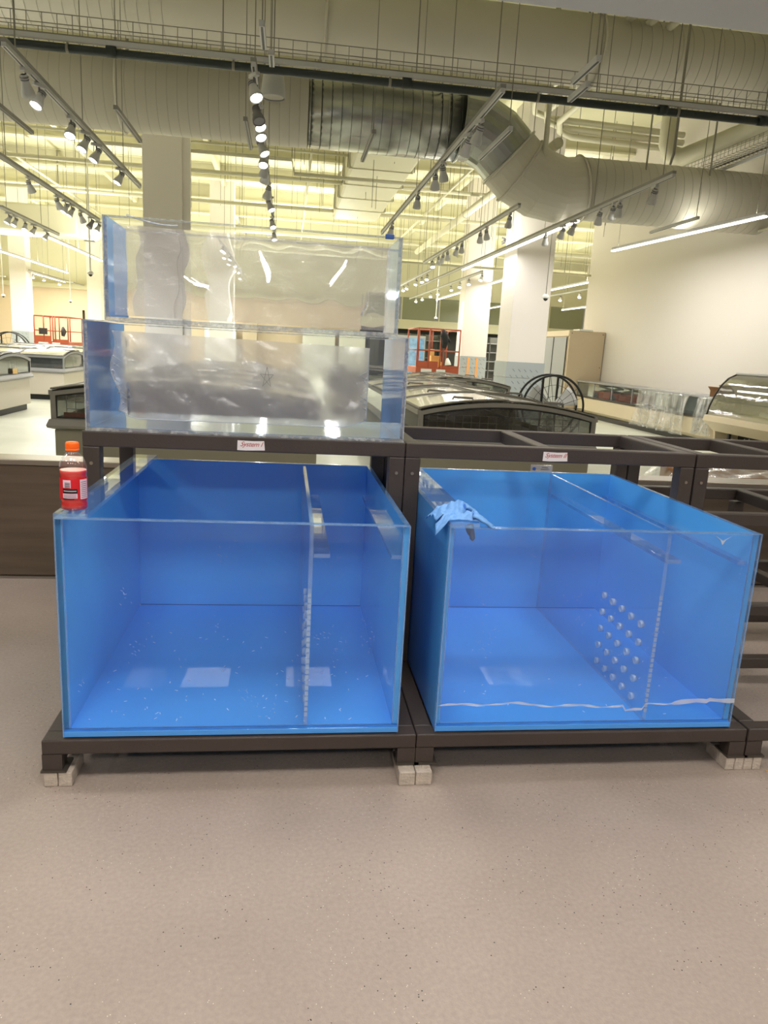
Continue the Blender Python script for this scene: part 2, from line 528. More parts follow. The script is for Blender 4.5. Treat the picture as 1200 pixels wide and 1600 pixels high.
# soffit over the work area, fascia, walls behind the camera
struct('ceiling', MB().box(-7, 10, -6, 2.24, 3.15, 3.3), 'soffit_grey', label='smooth grey lowered ceiling at the top right corner of the photo')
struct('wall_fascia', MB().box(-7, 10, 2.10, 2.24, 3.3, CZ), 'soffit_grey')
struct('wall_back', MB().box(-7, 10, -6.1, -6, 0, 3.15), 'wall_room')
struct('wall_left', MB().box(-7.1, -7, -6, 2.0, 0, 3.15), 'wall_room')
struct('wall_side', MB().box(10, 10.1, -6, 2.0, 0, 3.15), 'wall_room')
for i, (x, y) in enumerate(PANELS):
    t = thing('ceiling_troffer', 'square lit ceiling panel in the lowered ceiling behind the camera', 'ceiling light', (x, y, 3.15), 0, 'square ceiling panels over the work area')
    fr = MB()
    for a, b, c_, d in ((-0.31, 0.31, -0.31, -0.28), (-0.31, 0.31, 0.28, 0.31), (-0.31, -0.28, -0.28, 0.28), (0.28, 0.31, -0.28, 0.28)):
        fr.box(a, b, c_, d, -0.03, 0)
    fr.build('frame', 'lamp_white', t)
    MB().box(-0.28, 0.28, -0.28, 0.28, -0.012, -0.004).build('diffuser', 'panel_lit', t)

# hall ceiling with beams
struct('ceiling', MB().box(-17, 18, 2.1, 38, CZ, CZ + 0.1), 'ceiling_paint', label='pale yellow painted deck of the high hall ceiling')
for i, y in enumerate((11.8, 14.9, 18.0, 21.1, 24.2, 27.3, 30.4, 33.5)):
    b = MB()
    b.box(-17, 18, y - 0.12, y + 0.12, CZ - 0.42, CZ - 0.38).box(-17, 18, y - 0.02, y + 0.02, CZ - 0.38, CZ).box(-17, 18, y - 0.12, y + 0.12, CZ - 0.03, CZ)
    struct('trim_%d' % (i + 1), b, 'beam_paint', label='painted steel ceiling beam crossing the hall')
for i, x in enumerate((-13, -9, -5, -1.5, 5.5, 9, 13)):
    b = MB().box(x - 0.06, x + 0.06, 2.2, 38, CZ - 0.24, CZ)
    struct('trim_%d' % (i + 9), b, 'beam_paint', label='painted ceiling joist running away from the camera')

# hall walls
WR = 8.2
struct('wall_right', MB().box(WR, WR + 0.3, 2.1, 16.7, 0, CZ), 'wall_white', label='large blank white wall on the right')
struct('wall_far_left', MB().box(-17.1, -17, 2.1, 38, 0, CZ), 'wall_beige')
struct('wall_far_right', MB().box(18, 18.1, 2.1, 38, 0, CZ), 'wall_beige')
wf = struct('wall_far', MB().box(-17, 4.2, 36, 36.2, 0, 3.3), 'wall_beige', label='far beige wall at the left')
struct('trim_30', MB().box(-17, 4.2, 35.7, 36, 3.3, 3.5), 'beam_paint', label='pale ledge on top of the far wall')
struct('trim_31', MB().box(-17, 4.2, 36.0, 36.2, 3.5, CZ).box(4.2, 18, 36.0, 36.2, 3.95, CZ), 'beam_paint', label='upper band of the far wall')
struct('wall_far_back', MB().box(4.2, 18, 37.8, 38, 0, 2.84), 'steel_dark', label='dark area under the window band')
struct('trim_32', MB().box(4.2, 18, 35.8, 36.1, 2.38, 2.84), 'beam_paint', label='pale beam under the dark window band')
for i in range(7):
    x0 = 4.3 + i * 1.95
    wn = struct('window_%d' % (i + 1), MB().box(x0 + 0.06, x0 + 1.89, 36.02, 36.06, 2.86, 3.93), 'window_dark', label='greenish dark pane of the far window band')
    fr = MB().box(x0, x0 + 0.06, 35.98, 36.1, 2.84, 3.95)
    fr.build('window_frame', 'beam_paint', wn)
for i, x in enumerate((-13.2, -9.2, -5.4)):
    tag(MB().tube([(x, 35.95, 0.9), (x, 35.95, 2.35)], 0.05, 8).build('standpipe', 'lift_dark'), ['dark upright pipe on the far beige wall, at the left edge', 'dark upright pipe left of the orange lift on the far wall', 'dark upright pipe on the far wall right of the left orange lift'][i], 'pipe')

# columns  (x0, x1, y0, y1, wrap height, label)
COLS = [(-2.14, -1.42, 13.0, 13.7, 0, 'wide white column behind the stacked clear tanks'),
        (-1.94, -1.18, 23.0, 23.7, 0, 'greyer distant column right of the wide white column'),
        (5.14, 5.93, 13.0, 13.9, 1.20, 'nearest white column with printed wrap, left of the tall tan cabinet'),
        (5.77, 6.56, 20.0, 20.7, 1.24, 'white column behind the right orange lift, taped wrap at its foot'),
        (-9.06, -8.5, 26.0, 26.6, 1.24, 'far white column at the left edge beside the orange lift'),
        (-7.75, -7.2, 31.0, 31.6, 0, 'far white column just left of the stacked clear tanks')]
for (x0, x1, y0, y1, wz, lab) in COLS:
    t = thing('column', lab, 'column', ((x0 + x1) / 2, (y0 + y1) / 2, 0))
    w2, d2 = (x1 - x0) / 2, (y1 - y0) / 2
    MB().box(-w2, w2, -d2, d2, 0.0, CZ, bev=0.01).build('shaft', 'column_white', t)
    if wz:
        wb = MB().box(-w2 - 0.012, w2 + 0.012, -d2 - 0.012, d2 + 0.012, 0, wz - 0.33).build('wrap', 'tile_wrap', t)
        MB().box(-w2 - 0.014, w2 + 0.014, -d2 - 0.014, d2 + 0.014, wz - 0.32, wz).build('wrap', 'tile_wrap', t)
        mk = MB()
        for r_ in range(9):
            for c_ in range(6):
                x = -w2 + 0.07 + c_ * 0.125 + (0.05 if r_ % 2 else 0); z = 0.15 + r_ * 0.125
                if x < w2 - 0.06 and z < wz - 0.08:
                    mk.bar((x, -d2 - 0.0165, z + 0.03), (x + 0.05, -d2 - 0.0165, z - 0.02), 0.004, 0.012)
        mk.build('printed_mark', 'tile_mark', t)
    if lab.startswith('white column behind the right'):
        for xx in (-0.18, 0.08):
            MB().box(xx, xx + 0.07, -d2 - 0.02, -d2 - 0.015, 0.45, 1.2).build('tape', 'tape_orange', t)
    if lab.startswith('wide white'):
        MB().box(w2 + 0.0, w2 + 0.11, -d2 + 0.04, -d2 + 0.12, 0, CZ).box(w2 + 0.11, w2 + 0.15, -d2 + 0.01, -d2 + 0.06, 0, CZ).build('conduit', 'column_white', t)

# ================================================================== RACKS
TB = 0.15       # underside of the two big tanks
TH = 0.6595     # their height
YR = 0.53       # front plane of the upper rack
ZR = 0.988      # top of the upper rack
YB = 1.13       # back plane of racks


def rack(x0, x1, label, mid=None, shelf=False, x_r=None):
    t = thing('steel_rack', label, 'rack', (x0, 0, 0), 0, 'dark steel racks under the tanks')
    w = x1 - x0
    s = 0.056
    def part(name, *a, **k):
        return MB().box(*a, bev=0.004).build(name, 'rack_brown', t)
    # base frame
    part('base_rail', 0, w, -0.012, 0.045, TB - 0.048, TB - 0.003)
    part('base_rail', 0, w, YB - 0.056, YB, TB - 0.048, TB - 0.003)
    part('base_rail', 0, s, 0.045, YB - 0.056, TB - 0.048, TB - 0.003)
    part('base_rail', w - s, w, 0.045, YB - 0.056, TB - 0.048, TB - 0.003)
    part('base_rail', s, w - s, 0.55, 0.60, TB - 0.048, TB - 0.003)
    for xx in (0, w - s):
        for yy in (-0.012, YB - 0.045):
            MB().box(xx, xx + s, yy, yy + 0.05, 0.052, TB - 0.048).build('leg', 'rack_brown', t)
            MB().box(xx - 0.004, xx + s + 0.012, yy - 0.006, yy + 0.07, 0.046, 0.052).build('foot_plate', 'metal_plate', t)
    # uprights
    for xx in (0, w - s):
        for yy in (YR, YB - 0.056):
            part('post', xx, xx + s, yy, yy + s, TB - 0.003, ZR - 0.053)
    # top frame
    part('top_rail', 0, w, YR, YR + 0.05, ZR - 0.053, ZR)
    part('top_rail', 0, w, YB - 0.05, YB, ZR - 0.053, ZR)
    part('top_rail', 0, 0.05, YR + 0.05, YB - 0.05, ZR - 0.053, ZR)
    part('top_rail', w - 0.05, w, YR + 0.05, YB - 0.05, ZR - 0.053, ZR)
    if mid:
        part('cross_member', mid - 0.025 - x0, mid + 0.025 - x0, YR + 0.05, YB - 0.05, ZR - 0.053, ZR)
    if shelf:
        for z in (0.76,):
            part('shelf_rail', s, w - s, YR + 0.003, YR + 0.05, z - 0.05, z)
            part('shelf_rail', s, w - s, YB - 0.05, YB - 0.003, z - 0.05, z)
            part('shelf_rail', 0.55, 0.60, YR + 0.05, YB - 0.05, z - 0.05, z)
        part('post', 0.55, 0.60, YB - 0.052, YB - 0.002, 0.152, 0.70)
        part('shelf_rail', s, w - s, YB - 0.05, YB - 0.003, 0.36, 0.41)
        part('shelf_rail', s, w - s, YR, YR + 0.05, 0.34, 0.385)
        part('shelf_rail', 0.66, 0.71, YR + 0.05, YB - 0.05, 0.34, 0.385)
    # bolts
    bl = MB()
    for xx in (0.028, w - 0.028):
        bl.lathe([(0.006, YR - 0.004), (0.006, YR)], 8, 'y', (xx, 0, ZR - 0.11))
    bl.build('bolt', 'steel_lip', t)
    return t


rack(-0.058, 1.050, 'dark brown steel rack carrying the left blue tank and the two stacked clear tanks')
rack(1.052, 2.166, 'dark brown steel rack carrying the right blue tank, open on top', mid=1.585)
rack(2.172, 3.30, 'empty dark brown steel rack at the right edge, full of rails', mid=2.58, shelf=True)
rack(3.31, 4.4, 'empty dark brown steel rack beyond the right edge', shelf=True)

# pale bricks under the rack feet
def bricks(label, x, y, z0, z1, n, w, d, rz):
    t = thing('brick_block', label, 'block', (x, y, 0), rz, 'pale bricks under the rack feet')
    for k in range(n):
        MB().box(k * w / n + 0.001, (k + 1) * w / n - 0.001, 0, d, 0.0, z1 - z0, bev=0.003).build('brick', 'brick_pale', t)
    return t
bricks('pale brick under the left front foot of the racks', -0.056, -0.016, 0, 0.045, 2, 0.082, 0.13, 0)
bricks('pale brick pair under the joint between both blue tanks', 0.995, -0.056, 0, 0.045, 2, 0.105, 0.15, 0)
bricks('pale brick row under the right front foot of the right blue tank', 2.105, -0.016, 0, 0.045, 4, 0.13, 0.12, 0)
bricks('pale brick under the rear left foot of the racks', -0.056, 1.06, 0, 0.045, 2, 0.082, 0.1, 0)
bricks('pale brick under the rear feet between both blue tanks', 0.995, 1.06, 0, 0.045, 2, 0.105, 0.1, 0)
bricks('pale brick under the rear right foot of the right rack', 2.105, 1.06, 0, 0.045, 4, 0.13, 0.1, 0)
bricks('pale brick under the far foot of the empty rack, front', 3.24, -0.016, 0, 0.045, 2, 0.13, 0.12, 0)
bricks('pale brick under the far foot of the empty rack, rear', 3.24, 1.06, 0, 0.045, 2, 0.13, 0.1, 0)
tag(MB().prism([(2.245, -0.03), (2.30, -0.055), (2.285, -0.035)], 0.0, 0.006, 'z').build('wood_chip', 'wood_chip'), 'small splinter of pale wood on the floor beside the right brick row', 'wood chip')

# ================================================================== BLUE TANKS
def holed_panel(x0, x1, y0, y1, z0, z1, hy0, hz0, py, pz, ny, nz, r):
    """upright sheet normal to x with a grid of drilled round holes"""
    mb = MB(); rims = MB()
    gy0, gz0 = hy0 - py / 2, hz0 - pz / 2
    gy1, gz1 = gy0 + py * ny, gz0 + pz * nz
    SEG = 12
    for x in (x0, x1):
        for (a, b, c_, d) in ((y0, gy0, z0, z1), (gy1, y1, z0, z1), (gy0, gy1, z0, gz0), (gy0, gy1, gz1, z1)):
            mb.add([(x, a, c_), (x, b, c_), (x, b, d), (x, a, d)], [(0, 1, 2, 3)], 0)
        for i in range(ny):
            for j in range(nz):
                cy, cz = hy0 + i * py, hz0 + j * pz + (i * 0.0)
                circ = [(x, cy + r * math.cos(2 * PI * k / SEG + PI / 4), cz + r * math.sin(2 * PI * k / SEG + PI / 4)) for k in range(SEG)]
                cor = [(x, cy + sy * py / 2, cz + sz * pz / 2) for sy, sz in ((1, 1), (-1, 1), (-1, -1), (1, -1))]
                q = SEG // 4
                for e in range(4):
                    arc = [circ[(e * q + k) % SEG] for k in range(q + 1)]
                    mb.add([cor[e], cor[(e + 1) % 4]] + arc[::-1], [tuple(range(q + 3))], 0)
    for (a, b, c_, d) in ((y0, y0, z0, z1), (y1, y1, z0, z1), (y0, y1, z0, z0), (y0, y1, z1, z1)):
        mb.add([(x0, a, c_), (x0, b, c_ if a != b else d), (x1, b, c_ if a != b else d), (x1, a, c_)], [(0, 1, 2, 3)], 1)
    for i in range(ny):
        for j in range(nz):
            cy, cz = hy0 + i * py, hz0 + j * pz
            rims.lathe([(r, x0 - 0.0005), (r + 0.0015, x0 - 0.001), (r + 0.0015, x1 + 0.001), (r, x1 + 0.0005), (r - 0.002, (x0 + x1) / 2)], 12, 'x', (0, cy, cz), cap=False)
            rims.lathe([(0.0005, x0 + 0.003), (r * 0.55, x0 + 0.004), (r * 0.98, x0 + 0.001)], 12, 'x', (0, cy, cz), cap=False)
    return mb, rims


def blue_tank(name, label, x, w, d, div, ledges, hole):
    t = thing(name, label, 'tank', (x, 0, TB))
    T = 0.016
    MB().box(0, w, 0.0, d, 0, 0.018, bev=0.002).build('bottom_panel', 'blue_sheet', t)
    MB().box(0, T, T, d - T, 0.018, TH).build('side_panel', 'blue_sheet_side', t)
    MB().box(w - T, w, T, d - T, 0.018, TH).build('side_panel', 'blue_sheet_side', t)
    MB().box(0, w, d - T, d, 0.018, TH).build('back_panel', 'blue_sheet_side', t)
    MB().slab(0, w, 0, T, 0.018, TH, 'y').build('front_panel', ['acrylic_front', 'acrylic_edge'], t, fix=False, label='clear front panel')
    # bright cemented edges
    e = MB()
    e.box(0, w, -0.0015, T + 0.001, TH - 0.001, TH + 0.002)
    e.box(0.0, 0.004, -0.0015, 0.002, 0.0, TH).box(w - 0.004, w, -0.0015, 0.002, 0.0, TH)
    e.box(T, T + 0.003, T, T + 0.003, 0.018, TH).box(w - T - 0.003, w - T, T, T + 0.003, 0.018, TH)
    e.box(0.0, w, T, T + 0.004, 0.018, 0.021)
    e.build('cemented_edge', 'acrylic_edge', t)
    e = MB()
    e.box(0, T, T, d, TH, TH + 0.001).box(w - T, w, T, d, TH, TH + 0.001).box(T, w - T, d - T, d, TH, TH + 0.001)
    e.build('top_edge', 'acrylic_edge', t)
    # rim brace on the left side
    MB().slab(0, 0.09, 0.0, d, TH + 0.0015, TH + 0.0155, 'z').build('rim_brace', ['acrylic', 'acrylic_edge'], t, fix=False, label='clear flat strip along the left rim')
    # divider
    dv = div - x
    y0, y1 = T + 0.001, d - T - 0.001
    pan, rims = holed_panel(dv, dv + 0.012, y0, y1, 0.019, TH - 0.004, *hole)
    D = pan.build('divider', ['acrylic', 'acrylic_edge'], t, fix=False, label='clear upright divider with drilled holes')
    rims.build('hole_rim', 'hole_rim', D)
    # pale dashes imitating reflections of the drilled holes in the front edge
    ed = MB()
    z = 0.05
    while z < 0.45:
        ed.box(dv + 0.001, dv + 0.011, y0 - 0.0005, y0 + 0.004, z, z + 0.012)
        z += 0.0175
    ed.build('hole_reflection', 'acrylic_reflection', D)
    for k, (lx, lw, ly0, ly1, lz) in enumerate(ledges):
        MB().slab(lx - x, lx - x + lw, ly0, ly1, lz - TB, lz - TB + 0.012, 'z').build('ledge', ['acrylic', 'acrylic_edge'], t, fix=False)
        MB().box(lx - x, lx - x + 0.002, ly0, ly1, lz - TB, lz - TB + 0.012).build('ledge_edge', 'acrylic_edge', t)
    # loose acrylic shavings on the bottom
    sh = MB()
    rr = random.Random(3 + int(x * 10))
    for k in range(75 if x < 0.5 else 22):
        px, py = rr.uniform(0.04, w - 0.04), rr.uniform(0.03, d - 0.1) * rr.uniform(0.3, 1)
        a = rr.uniform(0, PI); l = rr.uniform(0.003, 0.012)
        sh.bar((px, py, 0.0195), (px + l * math.cos(a), py + l * math.sin(a), 0.0195 + rr.uniform(0, 0.003)), 0.0018, 0.0012)
    o = sh.build('plastic_shavings', 'shaving_white', t)
    o['kind'] = 'stuff'
    sc = MB()
    for c in range(16):
        cx, cz = rr.uniform(0.05, w - 0.05), rr.uniform(0.05, TH - 0.06)
        for k in range(rr.randint(3, 12)):
            px, pz = cx + rr.gauss(0, 0.014), cz + rr.gauss(0, 0.02)
            if not (0.01 < px < w - 0.01 and 0.02 < pz < TH - 0.01): continue
            a = rr.gauss(2.4, 0.6); l = rr.uniform(0.001, 0.008)
            sc.bar((px, -0.0004, pz), (px + l * math.cos(a), -0.0004, pz + l * math.sin(a)), 0.0006, 0.0007)
    o = sc.build('fine_scratches', 'scratch_haze', t)
    o['kind'] = 'stuff'
    MB().box(T, w - T, d - T - 0.002, d - T, 0.018, 0.0205).build('glue_seam', 'seam_blue', t)
    return t


tank_l = blue_tank('blue_tank', 'left of the two large open blue tanks, clear front, bottle on its rim', 0.0, 0.993, 1.10, 0.700,
          [(0.713, 0.05, 0.03, 0.90, 0.852 - 0.0), (0.944, 0.04, 0.03, 0.90, 0.852)], (0.125, 0.055, 0.072, 0.065, 5, 5, 0.011))
tank_r = blue_tank('blue_tank', 'right of the two large open blue tanks, holed divider, blue gloves on its rim', 1.109, 0.999, 1.095, 1.805,
          [(1.818, 0.05, 0.03, 1.07, 0.852), (2.06, 0.03, 0.03, 1.07, 0.852)], (0.120, 0.055, 0.072, 0.065, 5, 5, 0.011))
for tk in (tank_l, tank_r):
    for ch in tk.children:
        if ch.name.startswith('ledge'):
            ch.location.z = -0.15

# torn film line on the right tank
rr = random.Random(5)
def torn(u, v):
    x = 1.111 + u * 0.995
    base = 0.240 + 0.006 * math.sin(u * 9) + 0.004 * math.sin(u * 31) + (0.008 if u > 0.9 else 0) - (0.02 if 0.62 < u < 0.68 else 0)
    wd = 0.004 + 0.004 * abs(math.sin(u * 17)) + (0.008 if u > 0.78 else 0)
    return (x, -0.003 - 0.004 * abs(math.sin(u * 40 + v * 2)), base + (v - 0.5) * wd)
o = MB().grid(torn, 90, 2).build('torn_film_edge', 'film_edge', fix=False)
tag(o, 'crinkled torn edge of protective film across the lower front of the right blue tank', 'plastic film')
o = MB().box(1.111, 2.106, -0.0012, -0.0004, 0.245, 0.808).build('protective_film', 'acrylic_front')
tag(o, 'clear protective film covering the front of the right blue tank above its torn edge', 'plastic film')
o = MB().add([(1.945, -0.003, 0.806), (1.965, -0.005, 0.792), (1.975, -0.004, 0.775), (1.985, -0.005, 0.792), (2.005, -0.003, 0.804), (1.975, -0.004, 0.788)], [(0, 1, 5), (1, 2, 5), (2, 3, 5), (3, 4, 5)]).build('film_tear', 'film_edge', thick=0.0015)
tag(o, 'small peeled flap of film at the top right of the right blue tank', 'plastic film')
# clear tag on the back rim of the right tank
t = thing('clear_tag', 'small clear plastic tag standing on the back rim of the right blue tank', 'tag', (1.715, 1.082, TB + TH + 0.001))
MB().slab(0, 0.10, 0, 0.004, 0, 0.032, 'y').build('plate', ['film_haze', 'acrylic_edge_clear'], t)
MB().lathe([(0.008, -0.001), (0.008, 0.0)], 12, 'y', (0.015, 0, 0.014)).build('round_mark', 'blue_tape', t)
MB().box(0.05, 0.08, -0.001, 0.0, 0.02, 0.024).box(0.045, 0.085, -0.001, 0, 0.012, 0.015).build('print', 'steel_lip', t)

# ================================================================== STACKED CLEAR TANKS
def clear_tank(label, x0, x1, y0, y1, z0, z1, lside, rside, film):
    t = thing('clear_tank', label, 'tank', (x0, y0, z0))
    w, d, h = x1 - x0, y1 - y0, z1 - z0
    T = 0.012
    MB().slab(0, w, 0, d, 0, T, 'z').build('bottom_panel', ['film_pale', 'acrylic_edge_clear'], t, fix=False)
    MB().slab(0, w, 0, T, T, h, 'y').build('front_panel', ['acrylic', 'acrylic_edge_clear'], t, fix=False)
    MB().slab(0, w, d - T, d, T, h, 'y').build('back_panel', ['acrylic', 'acrylic_edge_clear'], t, fix=False)
    MB().slab(0, T, T, d - T, T, h, 'x').build('side_panel', [lside, 'acrylic_edge_clear'], t, fix=False, label='blue film covered left side')
    MB().slab(w - T, w, T, d - T, T, h, 'x').build('side_panel', [rside, 'acrylic_edge_clear'], t, fix=False, label='blue film covered right side')
    e = MB()
    for yy in (0, d - T):
        MB().box(0, w, yy, yy + T, h - 0.004, h + 0.0015).build('rim_edge', 'acrylic_edge_clear', t)
    for xx in (0, w - 0.004):
        MB().box(xx, xx + 0.004, -0.001, 0.002, 0, h).build('rim_edge', 'acrylic_edge_clear', t)
    return t, w, d, h


t3, w3, d3, h3 = clear_tank('lower of the two stacked clear tanks, with blue filmed sides and a wrinkled film patch', -0.045, 1.041, YR, 1.12, ZR, 1.352, 'film_blue', 'film_blue', True)
# wrinkled film: a rounded patch on the back face of the front panel
def patch(u, v):
    x = 0.085 + u * 0.865
    z = 0.045 + v * 0.29
    cx = (u - 0.5) * 2; cz = (v - 0.5) * 2
    k = (1 - 0.10 * max(0, abs(cx) - 0.7) * (1 - cz) * 1.2)
    z = z + (0.05 * max(0, abs(cx) - 0.82) ** 1 * (1 - v) * 3) - 0.012 * u * v
    x = x + 0.012 * math.sin(v * 9) * (1 if u < 0.05 else 0) + (0.02 * (1 - v) * (1 if u < 0.05 else 0))
    y = 0.016 + 0.004 * math.sin(u * 37 + v * 5) * math.sin(v * 13) + 0.003 * math.sin(u * 90) * (abs(cx) ** 6)
    return (x, y, z)
fp = MB().grid(patch, 70, 24).build('protective_film', 'film_haze_dense', t3, fix=False, label='hazy wrinkled film patch')
ed = MB()
path = [patch(0, 1 - k / 20) for k in range(21)] + [patch(k / 40, 0) for k in range(41)] + [patch(1, k / 20) for k in range(21)]
ed.tube(path, 0.0018, 5)
rr = random.Random(11)
for k in range(9):
    v = 0.12 + k * 0.07
    a = Vector(patch(0.0, v)); ed.tube([a, a + Vector((0.012 + rr.random() * 0.02, -0.002, -0.015)), a + Vector((0.004, 0, -0.03))], 0.0014, 4)
    a = Vector(patch(1.0, v)); ed.tube([a, a + Vector((-0.014 - rr.random() * 0.02, -0.002, -0.015)), a + Vector((-0.002, 0, -0.03))], 0.0014, 4)
ed.build('film_crease', 'film_edge', t3)
# drawn star on the film
st = MB()
pts = [Vector((0.600 + 0.026 * math.cos(PI / 2 + k * 4 * PI / 5) * 0.9, -0.001, 0.205 + 0.036 * math.sin(PI / 2 + k * 4 * PI / 5))) for k in range(6)]
for a, b in zip(pts, pts[1:]):
    st.bar(a, b, 0.0008, 0.0008)
st.build('star_mark', 'steel_dark', t3, label='small hand drawn star')

t4, w4, d4, h4 = clear_tank('upper of the two stacked clear tanks, hazy film on its front and blue filmed ends', 0.024, 1.0, YR + 0.01, YR + 0.34, 1.3545, 1.68, 'film_blue', 'film_pale', True)
def patch4(u, v):
    return (0.03 + u * (w4 - 0.07), 0.015 + 0.003 * math.sin(u * 41 + 3 * v) * math.sin(v * 9 + u * 4), 0.018 + v * 0.285 - 0.01 * u * v)
MB().grid(patch4, 60, 20).build('protective_film', 'film_haze', t4, fix=False, label='hazy textured film over the front')
# rolled film edge along the front rim
def roll(u):
    return (0.075 + u * 0.16, 0.006, h4 + 0.006 - 0.022 * math.sin(u * PI * 0.6))
MB().tube([roll(k / 14) for k in range(15)], 0.003, 5).build('film_crease', 'film_edge', t4)
MB().box(w4 - 0.06, w4 - 0.03, -0.002, 0.014, h4 - 0.006, h4 + 0.008, bev=0.002).build('tape', 'blue_tape', t4, label='scrap of blue tape')

# ================================================================== PAPER SIGNS
def sign(x, label, txt, sx):
    t = thing('paper_sign', label, 'sign', (x, YR - 0.0015, 0.958))
    w, h = sx, 0.034
    poly = [(-w / 2, -h / 2), (-w * 0.2, -h / 2 - 0.001), (w / 2 + 0.001, -h / 2 + 0.0015), (w / 2 - 0.002, h / 2), (w * 0.1, h / 2 - 0.0015), (-w / 2 + 0.001, h / 2)]
    MB().prism(poly, -0.0012, 0, 'y').build('paper', 'paper', t)
    cu = bpy.data.curves.new('handwriting', 'FONT')
    cu.body = txt; cu.size = 0.0235; cu.shear = 0.45; cu.align_x = 'CENTER'; cu.align_y = 'CENTER'; cu.extrude = 0.0002
    cu.space_character = 0.95
    o = bpy.data.objects.new('tmp', cu); C.objects.link(o)
    bpy.context.view_layer.update()
    me = bpy.data.meshes.new_from_object(o.evaluated_get(bpy.context.evaluated_depsgraph_get()))
    bpy.data.objects.remove(o)
    me.materials.clear(); me.materials.append(MATS['ink_red'])
    q = bpy.data.objects.new('handwriting', me); C.objects.link(q)
    q.parent = t; q.location = (0, -0.0018, 0.004); q.rotation_euler = (PI / 2, 0, 0)
    return t
sign(0.505, 'small white paper sign handwritten in red, on the rail above the left blue tank', 'System I', 0.094)
sign(1.61, 'small white paper sign handwritten in red, on the rail above the right blue tank', 'System II', 0.094)

# ================================================================== BOTTLE
t = thing('drink_bottle', 'plastic bottle of red drink, orange cap, on the left blue tank corner', 'bottle', (0.042, 0.055, TB + TH + 0.0165), 0.2)
prof = [(0.030, 0.0), (0.0355, 0.004), (0.036, 0.018), (0.034, 0.024), (0.0355, 0.03), (0.0355, 0.092), (0.034, 0.097), (0.0358, 0.104), (0.036, 0.118), (0.034, 0.132), (0.029, 0.145), (0.020, 0.155), (0.0150, 0.160), (0.0150, 0.166)]
MB().lathe(prof, 28).build('body', 'pet_clear', t, fix=False)
lp = [(r - 0.0012, h) for r, h in prof if h <= 0.105]
lp[0] = (0.028, 0.0015)
lp.append((0.0348, 0.112))
MB().lathe(lp, 28).build('drink', 'drink_red', t)
lab = MB()
lab.lathe([(0.0361, 0.031), (0.0363, 0.033), (0.0363, 0.089), (0.0361, 0.091)], 32, cap=False)
L_ = lab.build('label', 'label_red', t, fix=False)
def curved(a0, a1, z0, z1, m, name='label_print', r=0.0368):
    b = MB()
    b.grid(lambda u, v: (r * math.cos(a0 + (a1 - a0) * u), r * math.sin(a0 + (a1 - a0) * u), z0 + (z1 - z0) * v), 8, 1)
    return b.build(name, m, L_, fix=False)
D2 = PI / 180
curved(-133 * D2, -98 * D2, 0.066, 0.088, 'label_white')
for k in range(6):
    curved(-124 * D2, -101 * D2, 0.0665 + k * 0.0026, 0.0678 + k * 0.0026, 'label_black', 'barcode_line', 0.0371)
curved(-135 * D2, -72 * D2, 0.051, 0.0635, 'label_black')
curved(-130 * D2, -76 * D2, 0.0565, 0.0585, 'label_white', 'print_line', 0.0371)
curved(-135 * D2, -72 * D2, 0.037, 0.050, 'label_white')
for k in range(3):
    curved(-131 * D2, -77 * D2, 0.0395 + k * 0.0033, 0.0404 + k * 0.0033, 'label_black', 'print_line', 0.0371)
curved(-135 * D2, -85 * D2, 0.0335, 0.0362, 'label_black')
curved(-60 * D2, -18 * D2, 0.034, 0.089, 'label_white')
for k in range(9):
    curved((-56 + (k % 2)) * D2, (-24) * D2, 0.038 + k * 0.0054, 0.0392 + k * 0.0054, 'label_black', 'print_line', 0.0371)
cap = MB()
cap.lathe([(0.0165, 0.165), (0.0180, 0.166), (0.0180, 0.170), (0.0165, 0.171), (0.0172, 0.172), (0.0172, 0.186), (0.0155, 0.189), (0.0, 0.1895)], 28, cap=False)
cap_o = cap.build('cap', 'cap_orange', t)
rb = MB()
for k in range(28):
    a = 2 * PI * k / 28
    rb.bar((0.0174 * math.cos(a), 0.0174 * math.sin(a), 0.173), (0.0174 * math.cos(a), 0.0174 * math.sin(a), 0.185), 0.0012)
rb.build('cap_ribs', 'cap_orange', cap_o)
MB().lathe([(0.0195, 0.160), (0.0200, 0.1615), (0.0195, 0.163)], 24, cap=False).build('neck_ring', 'pet_clear', t)

